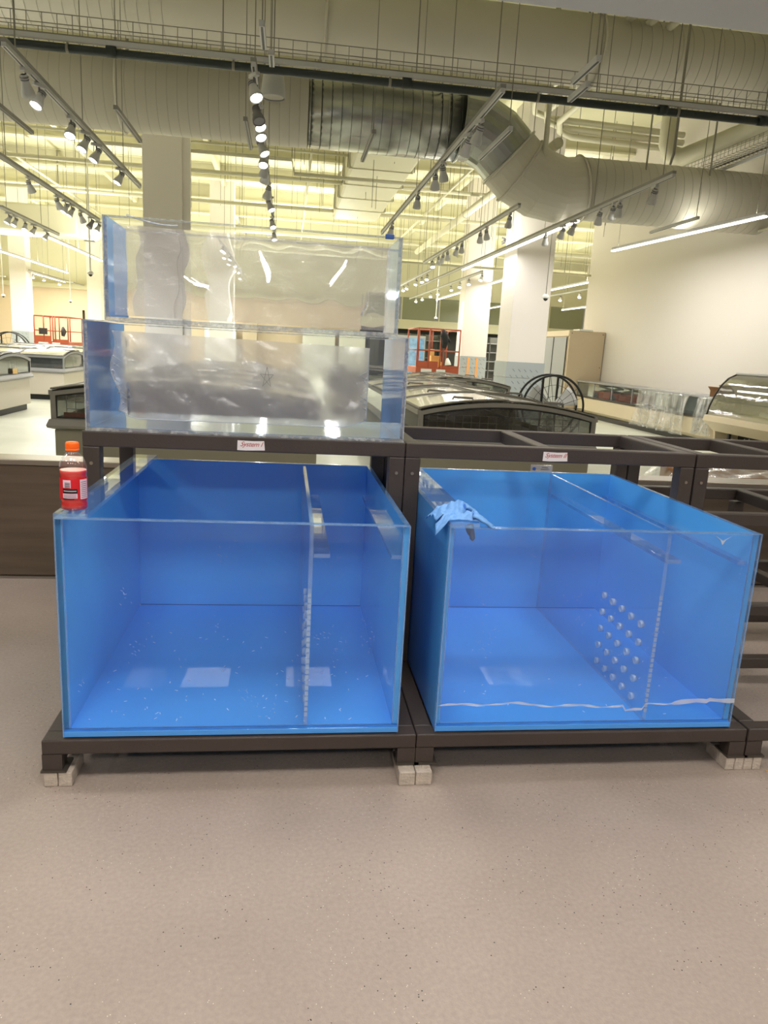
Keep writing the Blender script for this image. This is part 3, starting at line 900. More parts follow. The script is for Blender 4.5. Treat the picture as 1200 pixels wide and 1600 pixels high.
# ================================================================== GLOVES
def glove(label, p0, p1, width, height, seed, zoff=0.0, nf=4):
    """crumpled disposable glove: folded palm and cuff sheet with limp flattened fingers"""
    p0 = Vector(p0); p1 = Vector(p1)
    L_ = (p1 - p0).length; d = (p1 - p0).normalized(); n = Vector((-d.y, d.x))
    rr = random.Random(seed)
    zt = TB + TH + 0.0165

    def ground(x, y):
        z = zt
        if x > 1.199: z -= min(0.045, (x - 1.199) * 0.55)
        if x < 1.109: z -= min(0.05, (1.109 - x) * 1.3)
        if y < 0.0: z -= min(0.04, -y * 1.2)
        return z

    def sheet(u, v):
        w = width * (0.55 + 0.45 * math.sin(PI * min(1, 0.18 + u * 0.75))) * (1.0 + 0.08 * math.sin(u * 11 + seed))
        off = (v - 0.5) * w + 0.012 * math.sin(u * 5 + seed)
        q = p0 + d * (u * L_ * 0.72) + n * off
        a = abs(math.sin(PI * v)) ** 0.7
        z = ground(q.x, q.y) + zoff + height * a * (0.62 + 0.38 * math.sin(u * 6.5 + seed * 1.7)) \
            + a * (0.005 * math.sin(v * 19 + u * 6 + seed) + 0.003 * math.sin(u * 31 - v * 13)) + 0.001
        return (q.x, q.y, max(z, ground(q.x, q.y) + zoff + 0.0008))
    mb = MB()
    mb.grid(sheet, 34, 22)
    for k in range(nf):
        f = (k + 0.5) / nf - 0.5
        pts = []
        ang = f * 0.9 + rr.uniform(-0.25, 0.25)
        cur = rr.uniform(-0.22, 0.22)
        p = p0 + d * (L_ * 0.58) + n * (f * width * 0.75)
        ln = L_ * (0.46 - 0.18 * abs(f))
        for j in range(9):
            q = Vector((p.x, p.y, ground(p.x, p.y) + zoff + 0.005 + height * 0.45 * (1 - j / 8) + 0.002 * math.sin(j * 1.7 + k)))
            pts.append(q)
            ang += cur * 0.5
            dd = d * math.cos(ang) + n * math.sin(ang)
            p = p + dd * (ln / 8)
        nb = len(mb.v)
        rs = [0.012, 0.0125, 0.0115, 0.0105, 0.0105, 0.0095, 0.009, 0.007, 0.003]
        mb.tube(pts, rs, 10)
        for j in range(9):
            for i in range(10):
                vx, vy, vz = mb.v[nb + j * 10 + i]
                c = pts[j]
                mb.v[nb + j * 10 + i] = (vx, vy, c.z + (vz - c.z) * (0.42 + 0.12 * math.sin(i * 2.4 + j)))
    o = mb.build('nitrile_glove', 'glove_blue', fix=False)
    md = o.modifiers.new('Solidify', 'SOLIDIFY'); md.thickness = 0.0007
    tag(o, label, 'glove')
    return o


g1 = glove('crumpled blue disposable glove lying across the left rim brace of the right tank', (1.085, 0.150), (1.245, 0.170), 0.115, 0.030, 2)
g2 = glove('second blue disposable glove, its fingers along the front rim of the right tank', (1.078, 0.060), (1.262, 0.030), 0.072, 0.018, 5, 0.001)
tag(MB().tube([(1.176, 0.026, 0.815), (1.180, 0.024, 0.80), (1.184, 0.024, 0.785), (1.186, 0.024, 0.772), (1.187, 0.024, 0.765)], [0.009, 0.009, 0.0085, 0.008, 0.003], 10)
    .tube([(1.168, 0.026, 0.812), (1.171, 0.024, 0.80), (1.175, 0.024, 0.79), (1.176, 0.024, 0.782)], [0.008, 0.0075, 0.007, 0.003], 10).build('glove_fingers', 'glove_grey'),
    'grey looking glove fingertips hanging inside the front panel of the right tank', 'glove')

# ================================================================== FREEZERS
def freezer(label, w, l, n_lid, mats, end='sliding'):
    """island freezer: length along +y from 0, width along x centred, domed glass lids"""
    body, trim, low = mats
    t = thing('island_freezer', label, 'freezer', (0, 0, 0), 0, 'island chest freezers on the sales floor')
    MB().box(-w / 2 + 0.08, w / 2 - 0.08, 0.08, l - 0.08, 0.0, 0.10).build('kick_base', 'black_rubber', t)
    MB().box(-w / 2 + 0.03, w / 2 - 0.03, 0.03, l - 0.03, 0.10, 0.52, bev=0.01).build('body', low, t)
    # flared bumper
    b = MB()
    h = w / 2
    prof = [(0.03, 0.52), (-0.014, 0.535), (-0.020, 0.555), (0.0, 0.605), (0.012, 0.605), (0.03, 0.57)]
    def ring(i):
        o, z = prof[i]
        return [(-h + o, o, z), (h - o, o, z), (h - o, l - o, z), (-h + o, l - o, z)]
    rings = [ring(i) for i in range(len(prof))]
    for i in range(len(prof)):
        j = (i + 1) % len(prof)
        for k in range(4):
            b.add([rings[i][k], rings[i][(k + 1) % 4], rings[j][(k + 1) % 4], rings[j][k]], [(0, 1, 2, 3)])
    b.build('bumper', trim, t)
    arc = lambda x: 0.835 + 0.10 * (1 - (2 * x / w) ** 2)
    NA = 12
    # end walls: frame with window
    for y in (0.012, l - 0.012):
        f = MB()
        s = 1 if y < l / 2 else -1
        def ring2(off, bo):
            pts = [(-h + 0.012 + off, 0.605 + bo), (h - 0.012 - off, 0.605 + bo)]
            for k in range(NA + 1):
                x = (h - 0.012 - off) * (1 - 2 * k / NA)
                pts.append((x, arc(x) - off * 0.9 - 0.01))
            return pts
        o_, i_ = ring2(0, 0), ring2(0.045, 0.015)
        n = len(o_)
        vs = [(x, y, z) for x, z in o_] + [(x, y, z) for x, z in i_] + [(x, y + 0.03 * s, z) for x, z in o_] + [(x, y + 0.03 * s, z) for x, z in i_]
        fs = []
        for k in range(n):
            q = (k + 1) % n
            fs += [(k, q, n + q, n + k), (2 * n + k, 3 * n + k, 3 * n + q, 2 * n + q), (k, 2 * n + k, 2 * n + q, q), (n + k, n + q, 3 * n + q, 3 * n + k)]
        f.add(vs, fs)
        fr = f.build('end_frame', trim, t)
        g = MB()
        g.add([(x, y + 0.012 * s, z) for x, z in i_], [tuple(range(n))])
        g.build('end_glass', 'smoke_glass' if body == 'freezer_dark' else 'freezer_glass', t)
        # black gasket
        k_ = MB().tube([(x, y + 0.002 * s, z) for x, z in i_], 0.007, 5, closed=True, smooth=False)
        k_.build('gasket', 'black_rubber', fr)
    # side rails and side glass
    for s in (-1, 1):
        MB().box(min(s * h, s * (h - 0.03)), max(s * h, s * (h - 0.03)), 0.01, l - 0.01, 0.80, 0.84).build('side_rail', trim, t)
        MB().box(min(s * (h - 0.01), s * (h - 0.015)), max(s * (h - 0.01), s * (h - 0.015)), 0.03, l - 0.03, 0.605, 0.80).build('side_glass', 'freezer_glass', t)
    # inside: liner, baskets, red price rail
    MB().box(-h + 0.05, h - 0.05, 0.06, l - 0.06, 0.52, 0.565).build('liner', 'freezer_inside', t)
    MB().box(-0.02, 0.02, 0.06, l - 0.06, 0.565, 0.81).build('centre_divider', 'freezer_inside', t)
    ins = MB()
    for k in range(int(w / 0.075)):
        x = -h + 0.07 + k * 0.075
        ins.bar((x, 0.25, 0.57), (x, 0.25, 0.79), 0.004)
    for z in (0.61, 0.67, 0.73, 0.79):
        ins.bar((-h + 0.06, 0.25, z), (h - 0.06, 0.25, z), 0.004)
    ins.build('wire_basket', 'freezer_grey', t)
    MB().box(-h + 0.06, h - 0.06, 0.20, 0.215, 0.60, 0.645).build('price_rail', 'freezer_red', t)
    # domed lids with frames
    for i in range(n_lid):
        y0 = 0.02 + i * (l - 0.04) / n_lid; y1 = 0.02 + (i + 1) * (l - 0.04) / n_lid - 0.012
        for s in (-1, 1):
            dz = 0.0 if (i + (s > 0)) % 2 else 0.010
            g = MB()
            g.grid(lambda u, v: (s * (0.012 + u * (h - 0.025)), y0 + v * (y1 - y0), arc(0.012 + u * (h - 0.025)) + dz), 8, 1)
            L_ = g.build('lid', 'lid_glass', t, fix=False)
            fr = MB()
            for yy in (y0 + 0.015, y1 - 0.015):
                fr.tube([(s * (0.012 + k / 8 * (h - 0.025)), yy, arc(0.012 + k / 8 * (h - 0.025)) + dz + 0.004) for k in range(9)], 0.009, 4, smooth=False)
            for xx in (0.02, h - 0.022):
                fr.bar((s * xx, y0, arc(xx) + dz + 0.003), (s * xx, y1, arc(xx) + dz + 0.003), 0.020, 0.014)
            fr.build('lid_frame', trim, L_)
            hx = h * 0.5
            zz = arc(hx) + dz
            hy = y0 + 0.05
            MB().tube([(s * hx - 0.09, hy, zz - 0.012 * s), (s * hx - 0.08, hy, zz + 0.035), (s * hx + 0.08, hy, zz + 0.03), (s * hx + 0.09, hy, zz + 0.0)], 0.011, 6).build('lid_handle', trim, L_)
    return t


DK = ('freezer_dark', 'freezer_dark', 'freezer_olive')
GY = ('freezer_grey', 'freezer_grey', 'freezer_pale')
fz = freezer('nearest dark island freezer, just behind the left rack and seen through the clear tanks', 2.22, 2.3, 2, DK)
fz.location = (-0.19, 4.25, 0)
fd = freezer('dark island freezer with smoked end window behind the open rack at the centre', 1.56, 2.3, 2, DK)
fd.location = (2.47, 3.9, 0)
dup(fd, (2.47, 6.24, 0), 0, 'second island freezer, end to end behind the one at the centre')
dup(fd, (3.35, 9.3, 0), 0, 'island freezer beyond the central row, its grey side below the right orange lift')
dup(fd, (2.2, 12.6, 0), 0, 'farthest island freezer in line with the right orange lift')
dup(fz, (-0.19, 6.6, 0), 0, 'second island freezer behind the nearest one, seen through the lower clear tank')
dup(fz, (-0.3, 9.3, 0), 0, 'third island freezer behind the stacked clear tanks')
fa = freezer('pale island freezer cut by the left edge of the photo, on visible feet', 1.6, 3.4, 4, GY)
fa.location = (-3.62, 10.25, 0); fa.rotation_euler = (0, 0, PI / 2)
MB().box(-0.1, 0.1, -0.012, -0.006, 0.62, 0.70).build('price_tag', 'yellow_box', fa, label='small yellow tag')
fb = freezer('pale island freezer with a lid handle, behind the one at the left edge', 1.6, 3.4, 4, GY)
fb.location = (-3.62, 13.7, 0); fb.rotation_euler = (0, 0, PI / 2)
dup(fb, (-3.2, 16.6, 0), PI / 2, 'pale island freezer in the third row at the left')
dup(fb, (-3.4, 19.4, 0), PI / 2, 'pale island freezer in the fourth row, below the left orange lift')
dup(fb, (-7.4, 16.6, 0), PI / 2, 'pale island freezer in the third row, cut by the left edge')

# ================================================================== RIGHT WALL CASES
t = thing('display_case', 'long low cream refrigerated case against the right wall, partly draped in clear plastic', 'display case', (7.6, 9.35, 0))
LL = 5.85
MB().box(0.08, 0.58, 0, LL, 0.0, 0.10).build('kick_base', 'case_dark', t)
MB().prism([(0.0, 0.17), (0.0, 0.44), (0.04, 0.47), (0.58, 0.47), (0.58, 0.10), (0.10, 0.10)], 0, LL, 'y').build('front_panel', 'case_cream', t)
MB().box(-0.012, 0.03, 0, LL, 0.465, 0.49).build('bumper', 'case_dark', t)
MB().box(0.005, 0.011, 0.03, LL - 0.03, 0.49, 0.79).build('front_glass', 'case_glass', t)
MB().box(0.03, 0.57, 0.02, LL - 0.02, 0.47, 0.50).build('deck', 'case_dark', t)
MB().box(0.52, 0.58, 0, LL, 0.47, 0.82).build('back_panel', 'case_cream', t)
MB().box(-0.02, 0.58, 0, LL, 0.80, 0.835, bev=0.006).build('top_shelf', 'freezer_grey', t)
for k in range(7):
    y = 0.02 + k * (LL - 0.06) / 6
    MB().box(0.0, 0.03, y, y + 0.025, 0.47, 0.80).build('mullion', 'freezer_grey', t)
for k, (y, hh) in enumerate(((4.9, 0.12), (4.3, 0.16), (3.5, 0.1))):
    MB().box(0.15, 0.4, y, y + 0.35, 0.50, 0.50 + hh, bev=0.01).build('package', 'case_dark', t)

def drape(y0, y1, z1, seed):
    def f(u, v):
        y = y0 + u * (y1 - y0) + 0.05 * math.sin(v * 4 + u * 8) * v
        z = 0.86 - v * (0.86 - z1)
        x = 7.60 - 0.03 - 0.10 * v - 0.035 * math.sin(u * 30 + v * 2 + seed) * (0.3 + v) - 0.02 * math.sin(u * 71 + v * 5)
        if v < 0.06: x += 0.25 * (0.06 - v) / 0.06
        return (x, y, z)
    return f
tag(MB().grid(drape(10.0, 11.9, 0.12, 1), 60, 16).build('plastic_drape', 'wrap_film', fix=False), 'wide clear plastic sheet hanging over the low cream case', 'plastic sheet')
tag(MB().grid(drape(9.2, 9.7, 0.2, 3), 24, 16).build('plastic_drape', 'wrap_film', fix=False), 'narrow clear plastic sheet gathered at the near end of the low cream case', 'plastic sheet')

# curved glass service case
t = thing('service_case', 'service case with large curved smoked front glass at the right edge', 'display case', (7.0, 5.0, 0))
LL = 3.5
prof = [(0.0, 0.60), (0.03, 0.74), (0.09, 0.90), (0.17, 1.05), (0.27, 1.16), (0.40, 1.225)]
MB().grid(lambda u, v: (prof[round(u * 5)][0], v * LL, prof[round(u * 5)][1]), 5, 1).build('curved_glass', 'smoke_glass', t, fix=False)
for y in (0.0, LL - 0.02):
    MB().tube([(a, y + 0.01, b) for a, b in prof], 0.014, 5).build('glass_edge', 'case_dark', t)
    MB().prism([(0.0, 0.60), (0.03, 0.74), (0.09, 0.90), (0.17, 1.05), (0.27, 1.16), (0.40, 1.225), (1.15, 1.225), (1.15, 0.60)], y + 0.006, y + 0.012, 'y').build('end_glass', 'smoke_glass', t)
MB().box(0.38, 1.18, 0, LL, 1.225, 1.255, bev=0.005).build('top_panel', 'lamp_white', t)
MB().prism([(-0.05, 0.52), (-0.03, 0.60), (0.10, 0.62), (1.18, 0.62), (1.18, 0.40), (0.16, 0.36)], 0, LL, 'y').build('sill', 'case_cream', t)
MB().prism([(0.16, 0.36), (0.20, 0.10), (0.3, 0.0), (1.18, 0.0), (1.18, 0.38)], LL - 0.04, LL, 'y').build('end_panel', 'case_cream', t)
MB().box(0.55, 1.18, 0, LL - 0.05, 0.0, 0.38).build('machine_base', 'case_dark', t)
for k in range(5):
    y = 0.3 + k * 0.72
    MB().box(0.22, 0.26, y, y + 0.04, 0.0, 0.38).build('leg', 'case_dark', t)
MB().box(0.35, 1.1, 0.05, LL - 0.05, 0.80, 0.815).build('glass_shelf', 'case_glass', t)
MB().tube([(0.40, 0.1, 0.98), (0.40, LL - 0.1, 0.98)], 0.014, 6).build('lamp_tube', 'tube_lit', t)
MB().tube([(0.25, 2.0, 0.67), (0.5, 2.9, 0.67)], 0.035, 8).build('paper_roll', 'camera_white', t)
cb = MB()
rr = random.Random(2)
for k in range(7):
    y = 0.5 + k * 0.4
    cb.tube([(0.3, y + 0.3 * s / 8, 0.30 - 0.16 * math.sin(PI * s / 8) + 0.03 * rr.random()) for s in range(9)], 0.008, 5)
cb.build('cable', 'freezer_grey', t)
MB().box(0.5, 0.7, 2.2, 2.4, 1.255, 1.275, bev=0.004).box(0.56, 0.6, 2.26, 2.3, 1.275, 1.31).build('bracket', 'lift_dark', t)

t = thing('cardboard_box', 'open torn cardboard box on the near end of the low cream case', 'box', (7.80, 9.45, 0.836), 0.2)
MB().box(-0.14, 0.14, -0.12, 0.12, 0.0, 0.10).build('carton', 'cardboard', t)
MB().prism([(-0.14, 0.10), (-0.20, 0.16), (-0.19, 0.165), (-0.13, 0.105)], -0.12, 0.12, 'y').prism([(0.14, 0.10), (0.02, 0.19), (0.03, 0.195), (0.145, 0.105)], -0.12, 0.12, 'y').build('flap', 'cardboard', t)
t = thing('cardboard_box', 'plastic wrapped cardboard box on the floor behind the low wall at the right edge', 'box', (3.85, 2.66, 0.0), 0.03)
MB().box(-0.5, 0.6, -0.28, 0.3, 0.0, 0.60, bev=0.01).build('carton', 'cardboard', t)
MB().grid(lambda u, v: (-0.62 + u * 1.35, -0.36 + 0.1 * math.sin(u * 9) * v + v * 0.68, 0.625 + 0.02 * math.sin(u * 23) * math.sin(v * 17) - 0.12 * (abs(2 * u - 1) ** 6)), 40, 20).build('plastic_wrap', 'wrap_film', t, fix=False)
MB().grid(lambda u, v: (-0.62 + u * 1.35, -0.33 - 0.05 * math.sin(u * 19 + v) - 0.02 * v, 0.62 - v * 0.55 + 0.01 * math.sin(u * 37)), 40, 10).build('plastic_wrap', 'wrap_film', t, fix=False)

# tall tan cabinet with two grey doors
t = thing('tall_cabinet', 'tall tan steel cabinet with two grey sliding doors against the right wall', 'cabinet', (7.30, 15.25, 0))
MB().box(0, 0.88, 0, 2.0, 0.0, 1.99, bev=0.006).build('body', 'cabinet_tan', t)
for k in range(2):
    d = MB().box(-0.02, 0.0, 0.14 + k * 0.90, 1.02 + k * 0.90, 0.12, 1.84, bev=0.004).build('door', 'cabinet_door', t)
    MB().box(-0.03, -0.02, 0.10 + k * 0.90, 0.13 + k * 0.90, 0.12, 1.84).build('door_edge', 'black_rubber', d)
MB().box(-0.03, 0.0, 0.0, 2.0, 1.86, 1.99).build('header', 'case_cream', t)
MB().box(0.2, 0.55, -0.05, 0.35, 1.99, 2.03, bev=0.01).build('folded_film', 'camera_white', t)
for a, b in ((0.05, 1.93), (0.83, 1.93), (0.83, 1.15)):
    MB().lathe([(0.012, -0.006), (0.012, 0)], 8, 'y', (a, 0, b)).build('screw', 'steel_dark', t)

# ================================================================== FLOOR FANS
def fan(label, loc, r, rz):
    t = thing('drum_fan', label, 'fan', loc, rz)
    zc = r + 0.08
    MB().tube([(r * math.cos(a * PI / 24), -0.14, zc + r * math.sin(a * PI / 24)) for a in range(48)], 0.018, 6, closed=True).build('front_ring', 'black_rubber', t)
    MB().tube([(r * math.cos(a * PI / 24), 0.14, zc + r * math.sin(a * PI / 24)) for a in range(48)], 0.018, 6, closed=True).build('rear_ring', 'black_rubber', t)
    g = MB()
    for k in range(18):
        a = 2 * PI * k / 18
        g.tube([(0.06 * math.cos(a), -0.16, zc + 0.06 * math.sin(a)), (r * math.cos(a), -0.14, zc + r * math.sin(a))], 0.0035, 4)
    for q in (0.35, 0.7):
        g.tube([(q * r * math.cos(a * PI / 16), -0.15, zc + q * r * math.sin(a * PI / 16)) for a in range(32)], 0.003, 4, closed=True)
    g.build('grille', 'black_rubber', t)
    MB().lathe([(0.075, -0.17), (0.08, -0.12), (0.08, 0.05)], 16, 'y', (0, 0, zc)).build('motor_hub', 'lamp_grey', t)
    for k in range(3):
        a = 2 * PI * k / 3 + 0.5
        b = MB()
        b.grid(lambda u, v: ((0.08 + u * (r * 0.86 - 0.08)) * math.cos(a + (v - 0.5) * 0.75), -0.04 + (v - 0.5) * 0.10, zc + (0.08 + u * (r * 0.86 - 0.08)) * math.sin(a + (v - 0.5) * 0.75)), 5, 4)
        b.build('blade', 'lamp_white', t, thick=0.004, fix=False)
    MB().bar((-0.1 * 2, -0.14, 0.03), (-0.1 * 2, -0.14, zc + r * 0.9), 0.03).bar((0.14, 0.14, 0.03), (0.14, 0.14, zc + r * 0.95), 0.03).build('strut', 'black_rubber', t)
    MB().bar((-r * 0.7, -0.16, 0.02), (-r * 0.7, 0.16, 0.02), 0.04).bar((r * 0.7, -0.16, 0.02), (r * 0.7, 0.16, 0.02), 0.04).bar((-r * 0.7, 0.0, 0.04), (-r * 0.45, 0, zc - r * 0.85), 0.03).bar((r * 0.7, 0.0, 0.04), (r * 0.45, 0, zc - r * 0.85), 0.03).bar((-r * 0.7, 0, 0.04), (r * 0.7, 0, 0.04), 0.03).build('stand', 'black_rubber', t)
    return t
fan('large round black floor fan behind the central freezer, before the tall tan cabinet', (4.72, 9.1, 0), 0.49, 0.0)
fan('large round black floor fan at the left edge behind the pale freezers', (-7.75, 22.0, 0), 0.56, 0.0)

# ================================================================== SCISSOR LIFTS
def lift(label, loc, w, zp, zt, extras):
    t = thing('scissor_lift', label, 'lift', loc)
    d = 1.7
    MB().box(0, w, 0, d, 0.18, 0.42, bev=0.02).build('chassis', 'lift_orange', t)
    for x in (0.12, w - 0.12):
        for y in (0.25, d - 0.25):
            MB().lathe([(0.17, -0.07), (0.19, -0.05), (0.19, 0.05), (0.17, 0.07)], 18, 'x', (x + (-0.1 if x < w / 2 else 0.1), y, 0.19)).build('wheel', 'black_rubber', t)
    s = MB()
    for x in (0.18, w - 0.22):
        for k in range(2):
            z0 = 0.42 + k * (zp - 0.46) / 2; z1 = 0.42 + (k + 1) * (zp - 0.46) / 2
            s.bar((x, 0.15, z0), (x, d - 0.15, z1), 0.05).bar((x + 0.05, d - 0.15, z0), (x + 0.05, 0.15, z1), 0.05)
    s.build('scissor_arms', 'lift_dark', t)
    MB().box(-0.02, w + 0.02, -0.02, d + 0.02, zp, zp + 0.16, bev=0.01).build('platform', 'lift_orange', t)
    b = MB().box(0.12, 0.42, -0.026, -0.02, zp + 0.03, zp + 0.13).box(0.55, 0.8, -0.026, -0.02, zp + 0.03, zp + 0.13)
    b.build('decal', 'lamp_white', t)
    for x in (0, w * 0.28, w * 0.55, w * 0.62, w):
        for y in (0, d):
            MB().tube([(x, y, zp + 0.16), (x, y, zt)], 0.022, 6).build('post', 'lift_orange', t)
    for z in (zt, zp + (zt - zp) * 0.52):
        for a, e in (((0, 0), (w, 0)), ((w, 0), (w, d)), ((w, d), (0, d)), ((0, d), (0, 0))):
            MB().tube([(a[0], a[1], z), (e[0], e[1], z)], 0.02, 6).build('guard_rail', 'lift_orange', t)
    MB().box(0, w * 0.5, -0.015, 0.0, zp + 0.16, zp + 0.34).box(w * 0.55, w, -0.015, 0.0, zp + 0.16, zp + 0.24).build('toe_board', 'lift_orange', t)
    return t
lf = lift('orange red scissor lift between the clear tanks and the white columns', (4.10, 18.0, 0), 1.16, 0.72, 1.92, 1)
t = thing('carton', 'pale yellow cartons stacked on the platform of the right orange lift', 'box', (4.55, 18.5, 0.885))
MB().box(0, 0.36, 0, 0.4, 0, 0.16, bev=0.005).build('carton', 'yellow_box', t)
MB().box(0.05, 0.33, 0.05, 0.35, 0.16, 0.32, bev=0.005).build('carton', 'yellow_box', t)
MB().box(-0.02, 0.12, 0.0, 0.15, 0.32, 0.50, bev=0.005).build('carton', 'yellow_box', t)
j = MB().tube([(4.78, 17.95, 1.9), (4.80, 17.93, 1.75), (4.84, 17.93, 1.6), (4.80, 17.93, 1.42)], [0.04, 0.11, 0.09, 0.07], 10).tube([(4.80, 17.93, 1.85), (4.90, 17.92, 1.68), (4.97, 17.92, 1.58)], [0.05, 0.04, 0.03], 8).build('jacket', 'jacket_black')
tag(j, 'black jacket hanging on the top rail of the right orange lift', 'jacket')
tag(MB().tube([(4.93, 17.97, 1.16), (4.95, 17.96, 1.06), (4.96, 17.96, 0.98)], [0.03, 0.07, 0.09], 10).build('white_bag', 'camera_white'), 'small white bag hanging inside the right orange lift', 'bag')
lf2 = lift('orange red scissor lift at the far left beside the far white column', (-7.68, 24.0, 0), 1.06, 0.80, 1.77, 1)
MB().box(0.15, 0.4, -0.04, 0.04, 1.18, 1.38).build('control_box', 'lift_dark', lf2)
MB().tube([(0.9, 0.0, 1.45), (0.93, -0.02, 1.3), (0.9, -0.02, 1.15)], [0.03, 0.09, 0.05], 8).build('hanging_rag', 'lift_dark', lf2)

# far right: upright cooler and shelving under the window band, cabinets along the far wall
t = thing('upright_cooler', 'pale upright glass door cooler left of the right orange lift', 'cooler', (5.0, 30.0, 0))
MB().box(0, 1.5, 0, 0.8, 0, 1.95, bev=0.01).build('body', 'freezer_grey', t)
for k in range(2):
    MB().box(0.05 + k * 0.72, 0.73 + k * 0.72, -0.02, 0, 0.25, 1.85).build('door', 'film_pale', t)
sh0 = thing('shelf_unit', 'grey gondola shelf between the two wrapped columns', 'shelf', (8.2, 31.0, 0), 0, 'dark shelving below the far window band')
MB().box(0, 2.2, 0.5, 0.54, 0, 2.1).build('back_panel', 'shelf_grey', sh0)
for z in (0.15, 0.6, 1.0, 1.4, 1.8):
    MB().box(0, 2.2, 0.05, 0.5, z, z + 0.03).build('shelf', 'freezer_grey', sh0)
for x in (0, 0.72, 1.46, 2.17):
    MB().box(x, x + 0.03, 0.0, 0.5, 0, 2.1).build('upright', 'shelf_grey', sh0)
dup(sh0, (5.6, 33.0, 0), 0, 'grey gondola shelf behind the right orange lift')
dup(sh0, (10.8, 31.5, 0), 0, 'grey gondola shelf beyond the nearest wrapped column')
dup(sh0, (13.6, 31.5, 0), 0, 'grey gondola shelf just left of the tall tan cabinet')
for i, (x, w, h_, m) in enumerate(((-3.4, 1.5, 1.9, 'camera_white'), (-1.6, 0.7, 2.2, 'cabinet_tan'), (1.3, 1.6, 2.05, 'camera_white'), (3.1, 1.3, 2.05, 'camera_white'), (4.6, 0.5, 2.0, 'steel_dark'))):
    t = thing('wall_cabinet', ['white cabinet by the far wall behind the wide column', 'slim tan cabinet by the far wall', 'wide white cabinet by the far wall, seen at the seam of the stacked clear tanks', 'white cabinet by the far wall beside the dark one', 'narrow dark cabinet at the right end of the far wall row'][i], 'cabinet', (x, 35.0, 0))
    MB().box(0, w, 0, 0.7, 0, h_, bev=0.01).build('body', m, t)
    for k in range(2):
        MB().box(0.03 + k * w / 2, w / 2 - 0.02 + k * w / 2, -0.02, 0, 0.1, h_ - 0.08).build('door', m, t)

# ================================================================== DUCTS
def duct(label, path, r, seams, m, seam_m, cat='duct', n=32):
    t = thing('air_duct', label, cat, path[0])
    o = Vector(path[0])
    P = [Vector(p) - o for p in path]
    MB().tube(P, r, n).build('duct_shell', m, t)
    sm = MB()
    for c in seams:
        cx = Vector(c) - o
        sm.tube([(cx.x, cx.y + (r + 0.001) * math.cos(k * PI / 18), cx.z + (r + 0.001) * math.sin(k * PI / 18)) for k in range(36)], 0.0032, 4, closed=True)
    if seams:
        s_ = sm.build('spiral_seam', seam_m, t); s_['kind'] = 'stuff'
    return t

# upper large duct
y1, z1, r1 = 8.9, 5.52, 0.44
t = duct('largest white spiral duct running across the very top of the photo', [(-12, y1, z1), (14, y1, z1)], r1,
         [(-12 + 0.15 * k, y1, z1) for k in range(74)] + [(5.1 + 0.15 * k, y1, z1) for k in range(60)], 'duct_paint', 'duct_seam')
for x in (-4.0, 1.0, 4.75, 9.0):
    MB().tube([(x + 12, (r1 + 0.02) * math.cos(k * PI / 18), (r1 + 0.02) * math.sin(k * PI / 18)) for k in range(36)], 0.02, 5, closed=True).build('joint_ring', 'duct_paint', t)
    bars('hanger', 'wire_grey', t, [((x + 12, q, r1 * 0.6), (x + 12, q, CZ - z1)) for q in (-0.3, 0.3)], 0.03)
# second duct: painted left run, galvanised run, elbow, painted right run
Y2 = 9.8
ZL, ZRR = 4.667, 3.93
t = duct('white painted spiral duct crossing the upper left of the photo', [(-12, Y2, ZL), (0.82, Y2, ZL)], 0.5, [(-11.9 + 0.14 * k, Y2, ZL) for k in range(91)], 'duct_paint', 'duct_seam')
for x in (-5.0, -1.8):
    MB().tube([(x + 12, 0.52 * math.cos(k * PI / 18), 0.52 * math.sin(k * PI / 18)) for k in range(36)], 0.02, 5, closed=True).build('joint_ring', 'duct_paint', t)
    bars('hanger', 'wire_grey', t, [((x + 12, q, 0.3), (x + 12, q, CZ - ZL)) for q in (-0.4, 0.4)], 0.03)
t = duct('bare galvanised spiral duct section in the middle of the ceiling', [(0.83, Y2, ZL), (3.10, Y2, ZL)], 0.497, [(0.86 + 0.145 * k, Y2, ZL) for k in range(16)], 'duct_galv', 'duct_galv_seam')
bars('hanger', 'wire_grey', t, [((q, -0.4, 0.3), (q, -0.4, CZ - ZL)) for q in (0.6, 1.9)], 0.02)
def mitre(label, pts, rs, m, ring_ends):
    """segmented elbow in the xz plane made of gores"""
    t = thing('duct_elbow', label, 'duct', pts[0])
    o = Vector(pts[0])
    P = [Vector(p) - o for p in pts]
    MB().tube(P, rs, 32, smooth=False).build('gores', m, t)
    for i in ring_ends:
        d = (P[min(i + 1, len(P) - 1)] - P[max(i - 1, 0)]).normalized()
        u = Vector((0, 1, 0)); w_ = d.cross(u)
        rr_ = rs[i] + 0.02
        MB().tube([P[i] + u * rr_ * math.cos(k * PI / 16) + w_ * rr_ * math.sin(k * PI / 16) for k in range(32)], 0.018, 5, closed=True).build('flange', m, t)
    return t
mitre('shiny galvanised duct elbow bending down to the right', [(3.10, Y2, ZL), (3.38, Y2, ZL - 0.02), (3.66, Y2, ZL - 0.16), (3.90, Y2, ZL - 0.38)], [0.49, 0.49, 0.485, 0.48], 'duct_galv', [0, 3])
t = mitre('white painted segmented duct elbow under the shiny elbow', [(3.91, Y2, ZL - 0.39), (4.10, Y2, ZL - 0.56), (4.42, Y2, ZRR + 0.02), (4.78, Y2, ZRR - 0.05), (5.08, Y2, ZRR)], [0.49, 0.50, 0.50, 0.48, 0.46], 'duct_paint', [0, 1, 4])
t = duct('white painted spiral duct at the right, in front of the blank wall', [(5.09, Y2, ZRR), (8.2, Y2, ZRR)], 0.455, [(5.2 + 0.14 * k, Y2, ZRR) for k in range(21)], 'duct_paint', 'duct_seam')
bars('hanger', 'wire_grey', t, [((q, -0.35, 0.25), (q, -0.35, CZ - ZRR)) for q in (0.9, 1.95)], 0.02)

